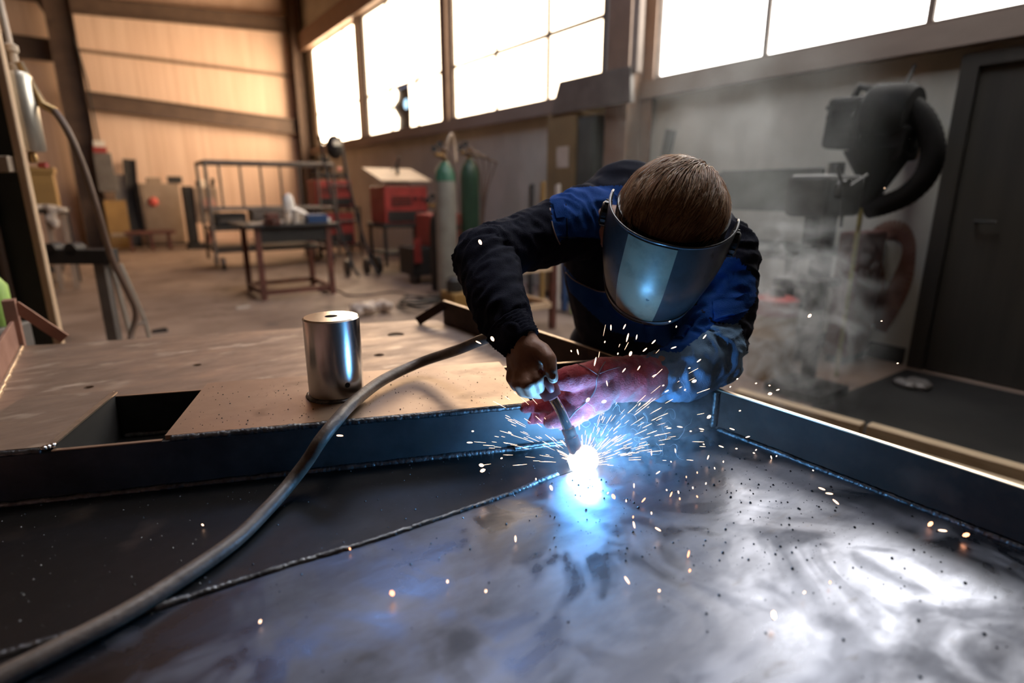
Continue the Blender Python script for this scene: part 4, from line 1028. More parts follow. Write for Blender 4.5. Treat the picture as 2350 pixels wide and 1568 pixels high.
for k, (bx0, bw, bh, mm) in enumerate(((1.45, .45, .22, 'dark'), (2.0, .5, .26, 'grey'), (2.6, .6, .2, 'dark'))):
    e = thing('parts_bin', (bx0, 10.5, .66), ('low dark bin, leftmost on the shelf of the open trolley', 'grey bin in the middle of the open trolley shelf', 'wide dark bin at the right of the open trolley shelf')[k], 'bin', 'bins on the trolley')
    b = MB(); z0 = .66; b.box((bx0, 10.35, z0), (bx0 + bw, 10.75, z0 + .02)); b.box((bx0, 10.35, z0 + .02), (bx0 + bw, 10.37, z0 + bh)); b.box((bx0, 10.73, z0 + .02), (bx0 + bw, 10.75, z0 + bh)); b.box((bx0, 10.37, z0 + .02), (bx0 + .02, 10.73, z0 + bh)); b.box((bx0 + bw - .02, 10.37, z0 + .02), (bx0 + bw, 10.73, z0 + bh))
    b.obj('bin_shell', M[mm], e); part(lambda q: q.box((bx0 + .05, 10.335, z0 + bh * .4), (bx0 + bw - .05, 10.35, z0 + bh * .6)), 'grip_lip', M['grey'], e)

# red welding machines, stacked
def welder(name, lo, hi, label, extra=None):
    e = thing(name, ((lo[0] + hi[0]) / 2, (lo[1] + hi[1]) / 2, lo[2]), label, 'welding machine', 'red welding machines')
    bx(lo, hi, 'housing', 'red', e, .02)
    w = hi[0] - lo[0]; h = hi[2] - lo[2]
    bx((lo[0] + w * .06, lo[1] - .012, lo[2] + h * .06), (hi[0] - w * .06, lo[1], lo[2] + h * .34), 'front_panel', 'dark', e, 0)
    for k in range(4): bx((lo[0] + w * .15, lo[1] - .010, lo[2] + h * (.48 + .07 * k)), (hi[0] - w * .4, lo[1] - .001, lo[2] + h * (.51 + .07 * k)), 'vent_slot', 'dark', e, 0)
    for k in range(2): MB().lathe((hi[0] - w * (.15 + .15 * k), lo[1], lo[2] + h * .66), (0, -1, 0), [(.03, 0), (.026, .03)], 12).obj('dial', M['black'], e, smooth='a')
    MB().tube([(lo[0] + w * .25, (lo[1] + hi[1]) / 2, hi[2]), (lo[0] + w * .25, (lo[1] + hi[1]) / 2, hi[2] + .05), (hi[0] - w * .25, (lo[1] + hi[1]) / 2, hi[2] + .05), (hi[0] - w * .25, (lo[1] + hi[1]) / 2, hi[2])], .014, 8).obj('carry_handle', M['black'], e)
    return e
r = thing('machine_rack', (3.85, 11.5, 0), 'dark two-tier rack holding the stacked red machines', 'rack')
for z in (.22, .93): bx((3.15, 11.1, z - .03), (4.1, 11.75, z), 'shelf', 'dark', r, 0)
for x in (3.15, 4.06):
    for y in (11.1, 11.71): bx((x, y, 0), (x + .04, y + .04, 1.75 if y > 11.5 else .93), 'upright', 'dark', r, 0)
welder('welding_machine', (3.28, 11.15, .22), (3.98, 11.68, .82), 'red machine on the lower shelf of the dark rack')
welder('welding_machine', (3.28, 11.15, .93), (3.98, 11.68, 1.42), 'red machine on the upper shelf of the dark rack')
wf = thing('wire_feeder', (3.5, 11.4, 1.48), 'dark round wire feeder on top of the upper red machine', 'wire feeder')
bx((3.35, 11.2, 1.48), (3.9, 11.6, 1.54), 'feeder_base', 'dark', wf); MB().lathe((3.45, 11.32, 1.70), (1, 0, 0), [(.02, 0), (.16, 0), (.16, .02), (.06, .03), (.06, .13), (.16, .14), (.16, .16), (.02, .16)], 20).obj('spool', M['dark'], wf, smooth='a')
MB().lathe((3.78, 11.20, 1.62), (0, -1, 0), [(.045, 0), (.03, .03)], 14).obj('signal_button', mat('pale_red_button', (.8, .32, .25), rough=.4), wf)
# second machine on a cart with a cream lid
ct = thing('machine_cart', (3.75, 8.3, 0), 'dark two-wheeled cart under the red machine with the cream lid', 'cart')
bx((3.30, 8.05, .70), (4.12, 8.7, .76), 'platform', 'dark', ct)
for x in (3.32, 4.06):
    for y in (8.07, 8.64): bx((x, y, .14), (x + .04, y + .04, .70), 'upright', 'dark', ct, 0)
for x in (3.30, 4.08): MB().lathe((x - .02, 8.35, .14), (1, 0, 0), [(.14, 0), (.14, .05)], 18).obj('wheel', M['black'], ct, smooth='a')
bx((3.36, 8.1, .30), (4.06, 8.66, .34), 'lower_deck', 'dark', ct)
wm2 = welder('welding_machine', (3.36, 8.1, .76), (4.06, 8.66, 1.30), 'red machine with a cream board on it, beside the grey gas bottle')
tag(MB().prism([(3.30, 8.05, 1.36), (4.10, 8.05, 1.36), (4.10, 8.75, 1.55), (3.30, 8.75, 1.55)], (0, 0, .02)).obj('cream_board', M['cream']), 'cream board lying tilted on the red machine', 'board')
sp = thing('spray_gun', (3.72, 8.3, 1.44), 'small dark tool standing on the cream board', 'tool')
MB().tube([(3.72, 8.4, 1.47), (3.72, 8.4, 1.62)], .028, 8).obj('tool_body', M['dark'], sp); MB().tube([(3.72, 8.4, 1.62), (3.74, 8.36, 1.72)], .016, 8).obj('tool_tip', M['dark'], sp); MB().tube([(3.60, 8.36, 1.53), (3.72, 8.4, 1.58)], .01, 6).obj('tool_lever', M['dark'], sp)
# hand truck
HX = -.16
ht = thing('hand_truck', (2.9, 8.4, 0), 'dark hand truck with curved runners left of the cream-lidded machine', 'hand truck')
for s_ in (HX, HX + .30):
    MB().tube(catmull([(2.86 + s_, 8.75, 2.0), (2.90 + s_, 8.62, 1.3), (2.98 + s_, 8.45, .6), (3.06 + s_, 8.25, .12)], 6), .022, 8).obj('side_tube', M['dark'], ht, smooth=True)
    MB().lathe((3.0 + s_, 8.45, .12), (1, 0, 0), [(.12, 0), (.12, .04)], 16).obj('wheel', M['black'], ht, smooth='a')
    MB().tube(catmull([(3.06 + s_, 8.25, .12), (3.05 + s_, 8.05, .05), (2.98 + s_, 7.95, .10), (2.94 + s_, 8.1, .26)], 6), .018, 8).obj('runner', M['dark'], ht, smooth=True)
for z, y in ((1.9, 8.73), (1.3, 8.62), (.8, 8.51)): MB().tube([(2.86 + HX + (2 - z) * .10, y, z), (3.16 + HX + (2 - z) * .10, y, z)], .016, 8).obj('cross_bar', M['dark'], ht)
mk = thing('welding_mask', (2.86, 8.72, 1.7), 'dark welding helmet hanging on the hand truck', 'helmet')
hm_ = MB(); hm_.ball((2.86, 8.62, 1.84), (.12, .13, .17), 16, 12); fuse(hm_, 'mask_shell', M['dark'], mk, .015, 2); bx((2.80, 8.475, 1.85), (2.92, 8.50, 1.92), 'mask_window', 'alu', mk, .004)
# red boxes by the bottle
rb = thing('red_compressor', (3.62, 7.3, 0), 'low red and black compressor partly hidden by the grey gas bottle', 'compressor')
bx((3.28, 7.05, .12), (4.02, 7.5, .50), 'lower_case', 'dark', rb, .02); bx((3.55, 7.05, .50), (4.05, 7.5, .93), 'upper_case', 'red', rb, .02); bx((3.57, 7.03, .72), (4.03, 7.05, .77), 'band', 'dark', rb, 0)
bx((3.30, 7.03, .30), (3.40, 7.05, .62), 'side_strip', 'red', rb, 0)
for x in (3.34, 3.9): MB().lathe((x, 7.2, .12), (1, 0, 0), [(.12, 0), (.12, .06)], 16).obj('wheel', M['black'], rb, smooth='a')
# gas bottles
def bottle(x, y, r, h, m, label, band, hoses):
    e = thing('gas_bottle', (x, y, 0), label, 'gas bottle', 'gas bottles')
    part(lambda b: b.lathe((x, y, 0), (0, 0, 1), [(r * .96, 0), (r, .02), (r, h - .22)], 28), 'bottle_body', M[m], e, 'a')
    part(lambda b: b.lathe((x, y, h - .22), (0, 0, 1), [(r, 0), (r * .96, .06), (r * .8, .13), (r * .45, .19), (r * .28, .22)], 28, False), 'shoulder', M[band], e, True)
    part(lambda b: b.lathe((x, y, h), (0, 0, 1), [(.03, 0), (.03, .05), (.018, .06), (.018, .10), (.04, .105), (.04, .125)], 14), 'valve', M['brass'], e, 'a')
    rg_ = part(lambda b: b.tube([(x, y, h + .05), (x - .14, y - .05, h + .06)], .022, 10), 'regulator', M['brass'], e)
    for k in (-.03, .04): part(lambda b: b.lathe((x - .12 + k, y - .05, h + .12 + .05 * (k > 0)), (-.3, -1, 0), [(.035, -.015), (.035, .015)], 14), 'gauge', M['dark'], rg_)
    for k in range(hoses):
        pts = [(x - .12, y - .04, h + .06), (x - .05 + .12 * k, y - .1, h + .12 - .05 * k), (x + .08 + .08 * k, y - .08, h - .1), (x + r + .02 + .02 * k, y - .05, h - .5), (x + r + .03, y, .3)]
        part(lambda b: b.tube(catmull(pts, 6), .010, 6), 'hose', M['rubber'], e, True)
    if hoses < 2:
        hp_ = [(x - .03, y - .06, h + .02), (x + .0, y - .1, h + .22), (x + .06, y - .08, h + .28), (x + .10, y - .06, h + .16), (x + .09, y - .1, h - .02)]
        part(lambda b: b.tube(catmull(hp_, 6), .014, 8), 'hose', M['cream'], e, True)
    return e
bottle(3.22, 5.98, .118, 1.56, 'bottle_grey', 'grey gas bottle with a green shoulder, in front of the green one', 'green', 1)
bottle(3.82, 6.45, .118, 1.62, 'bottle_green', 'dark green gas bottle with hoses hanging from its top', 'bottle_green', 4)
bottle(3.40, 6.55, .10, 1.0, 'dark', 'short dark gas bottle standing low behind the grey one', 'dark', 1)
# flat bars leaning on the wall
for k, (xx, yy, top, mm, lb) in enumerate(((3.92, 5.28, 1.30, 'dark', 'dark flat bar, leftmost of the leaning bars'), (4.0, 5.18, 1.33, 'yellow', 'ochre flat bar among the leaning bars'), (4.08, 5.02, 1.30, 'paper', 'pale flat bar leaning beside the ochre one'), (4.10, 4.92, 1.08, 'bluebox', 'blue flat bar, shorter than its neighbours, leaning at the cabinet'), (4.12, 4.80, 1.0, 'lime', 'lime green flat bar, rightmost of the leaning bars'))):
    tag(MB().bar((xx - .32, yy - .42, .03), (xx, yy, top), .07, .03, (1, 0, .2)).obj('flat_bar', M[mm], bevel=.003), lb, 'flat bar', 'leaning flat bars')
# wooden frame stand
sw = thing('wooden_stand', (2.95, 4.35, 0), 'brown wooden stand behind the bent elbow', 'stand')
for x in (2.75, 3.25):
    for y in (4.05, 4.6): bx((x, y, 0), (x + .05, y + .05, .86 if y > 4.3 else .60), 'leg', 'redsteel', sw, 0)
for z, m_ in ((.54, 'tanwood'), (.20, 'tanwood')):
    bx((2.80, 4.055, z), (3.25, 4.095, z + .05), 'rail', m_, sw, 0); bx((2.80, 4.61, z), (3.25, 4.645, z + .05), 'rail', m_, sw, 0)
    for x in (2.755, 3.255): bx((x, 4.10, z), (x + .04, 4.60, z + .05), 'rail', m_, sw, 0)
bx((2.75, 4.05, .60), (3.30, 4.60, .63), 'seat_board', 'tanwood', sw, .004)
# yellow grinder at the bottle's foot
yg = thing('yellow_pump', (2.95, 5.35, 0), 'yellow and black pump on the floor at the foot of the grey gas bottle', 'pump')
bx((2.86, 5.2, .03), (3.22, 5.5, .20), 'pump_case', 'yellow', yg, .02); MB().lathe((2.95, 5.33, .20), (0, 0, 1), [(.09, 0), (.09, .12), (.05, .16)], 16).obj('motor', M['dark'], yg, smooth='a'); bx((3.04, 5.18, .05), (3.08, 5.52, .22), 'strap', 'dark', yg, 0)
for x in (2.9, 3.16): bx((x, 5.25, 0), (x + .03, 5.45, .03), 'foot', 'dark', yg, 0)
# floor cable, coil, plastic bag, litter
fcp = [Z(x, y, .012) for x, y in ((700, 660), (775, 668), (800, 678), (850, 676), (905, 670), (960, 682), (1000, 690))]
tag(MB().tube(catmull(fcp, 8), .011, 8).obj('floor_cable', M['rubber'], smooth=True), 'dark cable snaking over the floor from the red table to the coil', 'cable')
cc = Z(968, 704, .012); pts = []
for i in range(90):
    a = i * .22; rr_ = .22 + .05 * math.sin(i * .7); pts.append((cc.x + rr_ * math.cos(a), cc.y + rr_ * math.sin(a), .014 + .0012 * i))
tag(MB().tube(pts, .012, 6).obj('cable_coil', M['black'], smooth=True), 'loose coil of black cable on the floor behind the tray', 'cable coil')
bc_ = Z(852, 722, 0); bg = MB(); rg = random.Random(8)
for i in range(46): bg.ball((bc_.x + rg.uniform(-.19, .19), bc_.y + rg.uniform(-.08, .08), .05 + rg.uniform(0, .06)), (rg.uniform(.03, .06), rg.uniform(.03, .06), rg.uniform(.03, .06)), 6, 4)
bgo = fuse(bg, 'plastic_bag', M['clear'], None, .014, 1); tag(bgo, 'crumpled pale plastic bag on the floor behind the bushing', 'bag')
zmin = min(v.co.z for v in bgo.data.vertices); bgo.location.z = -zmin
lt = Z(557, 707, 0); tag(MB().prism([(lt.x - .07, lt.y - .05, .001), (lt.x + .07, lt.y - .05, .001), (lt.x + .08, lt.y + .05, .001), (lt.x - .05, lt.y + .06, .001)], (0, 0, .012)).obj('offcut', M['paper'], bevel=.003), 'small pale offcut lying on the floor in front of the red table', 'offcut')
l2 = Z(365, 762, 0); tag(MB().prism([(l2.x - .06, l2.y - .03, .001), (l2.x + .07, l2.y - .04, .001), (l2.x + .05, l2.y + .04, .001)], (0, 0, .03)).obj('offcut', M['dark'], bevel=.003), 'dark three-cornered offcut on the floor near the trestle leg', 'offcut')

# far wall row
gc = thing('control_cabinet', (1.1, 15.7, 0), 'grey beige cabinet with a red stop button by the far wall', 'cabinet')
p0 = PY(336, 545, 15.5); p1 = PY(412, 438, 15.5)
bx((p0.x, 15.5, .05), (p1.x, 16.0, 1.38), 'cabinet_body', 'greycab', gc, .015); bx((p0.x, 15.5, 0), (p1.x, 16.0, .05), 'plinth', 'dark', gc, 0)
bx((p0.x + .05, 15.485, .12), (p1.x - .04, 15.5, 1.32), 'cabinet_door', 'greycab', gc, .005)
MB().lathe((p0.x + .24, 15.485, .98), (0, -1, 0), [(.10, 0), (.10, .02), (.07, .06), (.0, .07)], 18, False).obj('stop_button', mat('stop_red', (.7, .13, .10), rough=.4), gc, smooth='a')
bx((p0.x - .06, 15.55, .3), (p0.x - .005, 15.95, 1.36), 'side_box', 'dark', gc, .004)
for k, (dx, h_, m_) in enumerate(((.18, .13, 'greycab'), (.60, .16, 'dark'))): tag(bx((p0.x + dx, 15.6, 1.38), (p0.x + dx + .28, 15.85, 1.38 + h_), 'tool_case', m_, None, .01), ('pale low case on the left of the grey beige cabinet top', 'dark case on the right of the grey beige cabinet top')[k], 'case', 'cases on the cabinet')
def lean(px0, py0, px1, py1, yb, yt, wd, th, m_, label, name='steel_channel'):
    a_ = PY(px0, py0, yb); b_ = PY(px1, py1, yt); a_.z = max(.01, a_.z)
    e = thing(name, (a_.x, a_.y, 0), label, 'steel section')
    part(lambda b: b.bar((a_.x, a_.y, .012), b_, wd, th, (0, 1, 0)), 'web', M[m_], e)
    for s_ in (-1, 1): part(lambda b: b.bar((a_.x + s_ * wd / 2, a_.y - .04, .012), (b_.x + s_ * wd / 2, b_.y - .04, b_.z), .012, .08, (0, 1, 0)), 'flange', M[m_], e)
lean(308, 545, 296, 366, 15.5, 16.1, .24, .012, 'dark', 'tall dark steel channel leaning against the far wall')
lean(283, 548, 274, 400, 15.4, 15.9, .2, .012, 'grey', 'shorter grey steel channel leaning left of the tall one')
rbn = thing('low_red_stand', (.75, 14.6, 0), 'low red-brown stand on the floor in front of the leaning channels', 'stand')
q0 = Z(282, 566, 0)
for x in (.35, .72, 1.05): bx((x, 14.4, 0), (x + .05, 14.45, .34), 'leg', 'redsteel', rbn, 0); bx((x, 14.75, 0), (x + .05, 14.8, .34), 'leg', 'redsteel', rbn, 0)
bx((.28, 14.36, .34), (1.20, 14.85, .40), 'stand_top', 'redsteel', rbn)
mc = thing('pedestal_drill', (2.35, 14.6, 0), 'grey pedestal drill with hand wheel beside the tall open trolley', 'drill')
a_ = PY(432, 552, 14.2); b_ = PY(505, 440, 14.2)
bx((a_.x, 14.2, .0), (a_.x + .5, 14.8, .10), 'drill_base', 'dark', mc); bx((a_.x + .05, 14.3, .10), (a_.x + .22, 14.75, 1.32), 'back_column', 'dark', mc); bx((a_.x + .22, 14.25, .55), (a_.x + .70, 14.7, 1.30), 'drill_head', 'greycab', mc, .03)
MB().lathe((a_.x + .5, 14.2, .95), (0, -1, 0), [(.14, 0), (.14, .03), (.03, .05)], 16).obj('hand_wheel', mat('dusty_rose', (.45, .25, .2), rough=.6), mc, smooth='a')
MB().tube([(a_.x + .5, 14.2, .55), (a_.x + .38, 14.1, .12)], .05, 8).obj('arm', M['redsteel'], mc); MB().lathe((a_.x + .40, 14.4, 1.30), (0, 0, 1), [(.10, 0), (.10, .10), (.05, .16)], 14).obj('motor_cap', M['paper'], mc, smooth='a'); MB().tube([(a_.x + .62, 14.4, 1.28), (a_.x + .66, 14.4, 1.48)], .04, 8).obj('feed_spindle', M['dark'], mc)
sb_ = thing('switch_box', (.06, 15.52, 1.2), 'grey switch box with red and white cap on the steel column', 'switch box')
bx((-.02, 15.44, 1.2), (.30, 15.54, 2.0), 'switch_case', 'grey', sb_); bx((.0, 15.43, 2.0), (.24, 15.54, 2.12), 'red_cap', 'red', sb_); bx((.02, 15.43, 2.12), (.22, 15.54, 2.24), 'white_cap', 'white', sb_)
MB().tube([(.12, 15.5, 2.24), (.10, 15.52, 3.4), (.02, 15.52, 4.2)], .02, 6).obj('conduit', M['dark'], sb_)
pb = thing('plywood_panel', (.2, 15.6, 0), 'pale ochre plywood panel leaning at the foot of the steel column', 'panel')
tag(pb); MB().prism([(.02, 15.2, .01), (.42, 15.2, .01), (.42, 15.4, 1.02), (.02, 15.4, 1.02)], (0, .02, 0)).obj('board', M['yellow'], pb); MB().bar((.06, 15.24, .30), (.38, 15.24, .30), .02, .06).obj('batten', M['cream'], pb)

# bench on the left with the yellow chest
bn_ = thing('workbench', (-1.0, 9.6, 0), 'cluttered dark workbench with drawers on the left', 'workbench')
bx0, bx1, by0, by1, bz = -1.55, -.38, 9.3, 10.1, 1.02
bx((bx0, by0, bz - .06), (bx1, by1, bz), 'bench_top', 'dark', bn_)
for x in (-.62, -.46): bx((x, by0, 0), (x + .06, by0 + .06, bz - .06), 'leg', 'greycab', bn_, 0)
bx((bx0 + .02, by1 - .08, 0), (bx0 + .1, by1, bz - .06), 'leg', 'dark', bn_, 0); bx((bx1 - .1, by1 - .08, 0), (bx1 - .02, by1, bz - .06), 'leg', 'dark', bn_, 0)
for k in range(3):
    d_ = bx((bx0 + .05, by0 + .02, .62 + .11 * k), (-.70, by0 + .5, .71 + .11 * k), 'drawer', ('greycab', 'dark', 'grey')[k], bn_)
    MB().tube([(-1.2, by0 + .02, .665 + .11 * k), (-1.2, by0 - .02, .665 + .11 * k), (-1.0, by0 - .02, .665 + .11 * k), (-1.0, by0 + .02, .665 + .11 * k)], .008, 6).obj('handle', M['dark'], d_)
for k in range(4): bx((bx0 + .05, by0 + .05, .10 + .12 * k), (-.55, by1 - .1, .13 + .12 * k), 'shelf_board', ('greycab', 'dark', 'paper', 'dark')[k], bn_, 0)
yc = thing('yellow_chest', (-.85, 9.7, bz), 'ochre yellow chest on the left workbench', 'chest')
bx((-1.02, 9.45, bz + .001), (-.46, 9.95, bz + .42), 'chest_body', 'yellow', yc, .01); bx((-1.04, 9.43, bz + .42), (-.44, 9.97, bz + .50), 'chest_lid', 'yellow', yc, .01); bx((-.78, 9.425, bz + .36), (-.70, 9.449, bz + .44), 'latch', 'grey', yc, 0)
gb_ = thing('grey_crate', (-1.35, 9.7, bz), 'grey crate on the workbench beside the yellow chest', 'crate')
bx((-1.50, 9.45, bz + .001), (-1.06, 9.9, bz + .38), 'crate_body', 'grey', gb_, .01); bx((-1.51, 9.44, bz + .38), (-1.05, 9.91, bz + .42), 'crate_rim', 'grey', gb_, .005)
rgb = random.Random(2); cb_ = MB()
for i in range(16): cb_.ball((-.80 + .026 * i + rgb.uniform(-.02, .02), 9.28 + rgb.uniform(-.02, .04), bz + .02 - .008 * max(0, i - 10)), (.05, .05, .035), 8, 6)
for i in range(6): cb_.ball((-.55 + rgb.uniform(-.04, .04), 9.26, bz - .04 * i), (.05, .035, .05), 8, 6)
tag(fuse(cb_, 'pale_cloth', M['paper'], None, .016, 1), 'pale rag hanging over the front edge of the left workbench', 'cloth')

# trestle with dark beam
ts = thing('roller_trestle', (-.1, 4.35, 0), 'dark steel trestle beam with bumps on top behind the tray, left', 'trestle')
A_, B_ = D(100, 588, 4.0), D(262, 590, 4.0)
A_.z = B_.z = .80
dv = (B_ - A_).normalized(); A0 = A_ - dv * .5
MB().bar(A0, B_, .10, .10).obj('beam', M['dark'], ts, bevel=.005)
for k in range(3): MB().lathe(A0 + dv * (.45 + .14 * k) + Vector((0, 0, .05)) - Vector((dv.y, -dv.x, 0)) * .05, Vector((dv.y, -dv.x, 0)), [(.045, 0), (.045, .1)], 12).obj('roller', M['dark'], ts, smooth='a')
for p_ in (B_ - dv * .10, A0 + dv * .1):
    MB().bar((p_.x, p_.y, 0), (p_.x, p_.y, .755), .055, .075, dv).obj('leg', M['grey'], ts)
    MB().tube([(p_.x + .06, p_.y, .74), (p_.x + .09, p_.y, .30), (p_.x + .12, p_.y, .02)], .018, 8).obj('strut', M['alu'], ts); MB().tube([(p_.x + .11, p_.y + .02, .74), (p_.x + .20, p_.y + .02, .32), (p_.x + .22, p_.y, .02)], .014, 8).obj('strut', M['alu'], ts); MB().tube([(p_.x + .09, p_.y, .30), (p_.x + .20, p_.y, .30)], .012, 8).obj('link', M['alu'], ts)

# foreground post on the left with the air filter
DP = 2.75
b0, b1 = D(118, 700, DP), D(18, 260, DP)
base = Vector((b0.x, b0.y, 0))
po = thing('machine_post', (base.x, base.y, 0), 'dark upright machine post with a tan edge batten at the left', 'post')
LDv = RT * -1; bk = Vector((FW.x, FW.y, 0)).normalized()
c0 = D(105, 700, DP); c0 = Vector((c0.x, c0.y, 0))
MB().prism([c0 + LDv * .004, c0 - LDv * .036, c0 - LDv * .040 + bk * .02, c0 + LDv * .004 + bk * .06], (0, 0, 3.2)).obj('edge_batten', M['tanwood'], po, bevel=.006)
MB().prism([c0 + LDv * .005 + bk * .02, c0 + LDv * .30 + bk * .02, c0 + LDv * .30 + bk * .06, c0 + LDv * .005 + bk * .06], (0, 0, 3.3)).obj('post_body', M['oil'], po, bevel=.01)
q_ = c0 + LDv * .155; MB().tube([q_ + Vector((0, 0, .02)), q_ + Vector((0, 0, 1.36))], .016, 8).obj('side_pipe', M['rubber'], po)
k_ = c0 + LDv * .07 + Vector((0, 0, 1.36)); MB().obox(k_, (RT, bk, Vector((0, 0, 1))), (.06, .03, .035)).obj('bracket', M['cream'], po, bevel=.005)
MB().obox(c0 + LDv * .18 + Vector((0, 0, 1.42)), (RT, bk, Vector((0, 0, 1))), (.03, .02, .05)).obj('bracket', M['grey'], po, bevel=.005)
af = thing('air_filter', D(66, 360, DP - .1), 'silver cylindrical air filter hanging on the left post', 'air filter')
fc = D(63, 300, DP - .10); fc0 = Vector((fc.x, fc.y, 1.42)); fh = .34
MB().lathe(fc0, (0, 0, 1), [(.0, 0), (.052, 0), (.058, .01), (.058, fh - .02), (.05, fh), (.0, fh)], 28, False).obj('filter_bowl', M['alu'], af, smooth='a')
MB().lathe(fc0 + Vector((0, 0, -.05)), (0, 0, 1), [(.016, 0), (.02, .02), (.014, .05)], 12).obj('drain', M['brass'], af, smooth='a'); MB().lathe(fc0 + Vector((.02, -.015, -.06)), RT, [(.012, 0), (.014, .035)], 10).obj('drain_tap', M['red'], af, smooth='a')
MB().lathe(fc0 + Vector((0, 0, fh)), (0, 0, 1), [(.03, 0), (.03, .03), (.02, .035), (.02, .08), (.028, .085), (.028, .11), (.014, .12)], 14).obj('fitting', M['cream'], af, smooth='a')
MB().obox(fc0 + Vector((0, 0, .16)) + LDv * .055 + bk * .03, (RT, bk, Vector((0, 0, 1))), (.03, .03, .05)).obj('clamp', M['black'], af)
tp = fc0 + Vector((0, 0, fh + .11)); t0 = D(4, 20, DP - .1)
MB().tube([tp, tp.lerp(t0, .5), t0, t0 + (t0 - tp) * .6], .013, 8).obj('feed_pipe', M['cream'], af)
hs = [fc0 + Vector((0, 0, fh + .04)) + RT * .02, D(95, 238, DP - .1), D(125, 255, DP - .1), D(160, 310, DP - .08), D(195, 395, DP), D(225, 490, DP + .1), D(255, 590, DP + .3), D(292, 668, DP + .5), D(312, 720, DP + .6), D(300, 775, DP + .6), D(285, 860, DP + .5)]
MB().tube(catmull(hs, 8), .0155, 10).obj('air_hose', M['rubber'], af, smooth=True)
MB().tube([hs[0], hs[1], hs[2]], .020, 10).obj('hose_tail', M['brass'], af, smooth=True)
gp = thing('lime_can', (0, 0, 0), 'lime green canister on a grey box at the left edge', 'canister')
gq = D(-8, 690, 2.3); gp.location = (gq.x, gq.y, 0)
gq2 = Vector((gq.x, gq.y, 0)); MB().obox(gq2 + Vector((0, 0, .36)), (RT, bk, Vector((0, 0, 1))), (.05, .08, .36)).obj('stand_box', M['grey'], gp, bevel=.006); MB().lathe(gq2 + Vector((0, 0, .72)), (0, 0, 1), [(.045, 0), (.045, .16), (.02, .2)], 16).obj('can_body', M['lime'], gp, smooth='a')

# right wall: cabinets, sheet, machines in the smoke
cb1 = thing('tall_cabinet', (4.4, 5.3, 0), 'tall dull ochre cabinet against the wall under the windows', 'cabinet')
bx((4.22, 4.90, .08), (4.68, 5.40, 2.04), 'cabinet_body', 'ochre', cb1, .01); bx((4.22, 4.90, 0), (4.68, 5.40, .08), 'plinth', 'dark', cb1, 0)
dd = bx((4.205, 4.92, .12), (4.22, 5.38, 2.0), 'cabinet_door', 'ochre', cb1, .004); bx((4.19, 4.96, 1.0), (4.205, 4.99, 1.14), 'handle', 'dark', dd, 0)
tag(bx((4.200, 5.0, 1.48), (4.2045, 5.20, 1.70), 'notice', 'paper', None, 0), 'pale paper notice stuck on the ochre cabinet door', 'notice')
cb2 = thing('tall_cabinet', (4.45, 4.7, 0), 'narrow dark green grey cabinet between the ochre one and the column', 'cabinet')
bx((4.205, 4.64, .1), (4.22, 4.86, 1.94), 'cabinet_door', 'teal', cb2, .004); bx((4.22, 4.62, 0), (4.66, 4.88, 1.98), 'cabinet_body', 'teal', cb2, .008)
ps = PX(1283, 187, 4.19); 
sheet_px = [(1283, 187), (1388, 163), (1446, 152), (1446, 262), (1262, 268)]
spx = [PX(x, y, 4.20) for x, y in sheet_px]; zb = 2.0405
sp_ = [(p.x, p.y, max(p.z, zb)) for p in spx]; sp_[3] = (4.20, sp_[3][1], zb); sp_[4] = (4.20, sp_[4][1], zb)
tag(MB().prism(sp_, (.05, 0, 0)).obj('metal_sheet', M['grey'], bevel=.003), 'dark grey cut metal sheet standing on the cabinets before the window', 'metal sheet')
# wall tool
wt = thing('wall_bracket', PX(1532, 335, 4.68), 'slim dark bracket hanging on the wall above the bent head', 'bracket')
a_, b_ = PX(1540, 298, 4.67), PX(1524, 372, 4.67); MB().bar(a_, b_, .10, .04, (1, 0, 0)).obj('bracket_arm', M['dark'], wt); MB().bar(PX(1524, 372, 4.67), PX(1524, 440, 4.67), .07, .03, (1, 0, 0)).obj('bracket_tail', M['dark'], wt)
# bench with dark panel
XB = 4.15
pA, pB = PX(1655, 392, XB), PX(1872, 488, XB)
wbh = thing('machine_bench', (XB, (pA.y + pB.y) / 2, 0), 'dark bench with a tall back panel by the right wall, in the smoke', 'bench')
MB().box((XB, pB.y, pB.z), (XB + .06, pA.y, pA.z)).obj('back_panel', M['teal'], wbh, bevel=.005)
MB().box((XB - .35, pB.y - .1, .78), (XB + .4, pA.y + .1, .84)).obj('bench_top', M['teal'], wbh, bevel=.005)
for y in (pB.y - .06, pA.y):
    bx((XB - .32, y, 0), (XB - .26, y + .06, .78), 'leg', 'dark', wbh, 0); bx((XB + .0, y, 0), (XB + .06, y + .06, pA.z - .02 if y > pB.y else pB.z + .02), 'upright', 'dark', wbh, 0)
bx((XB - .30, pB.y, .40), (XB + .3, pA.y, .44), 'lower_shelf', 'dark', wbh, 0)
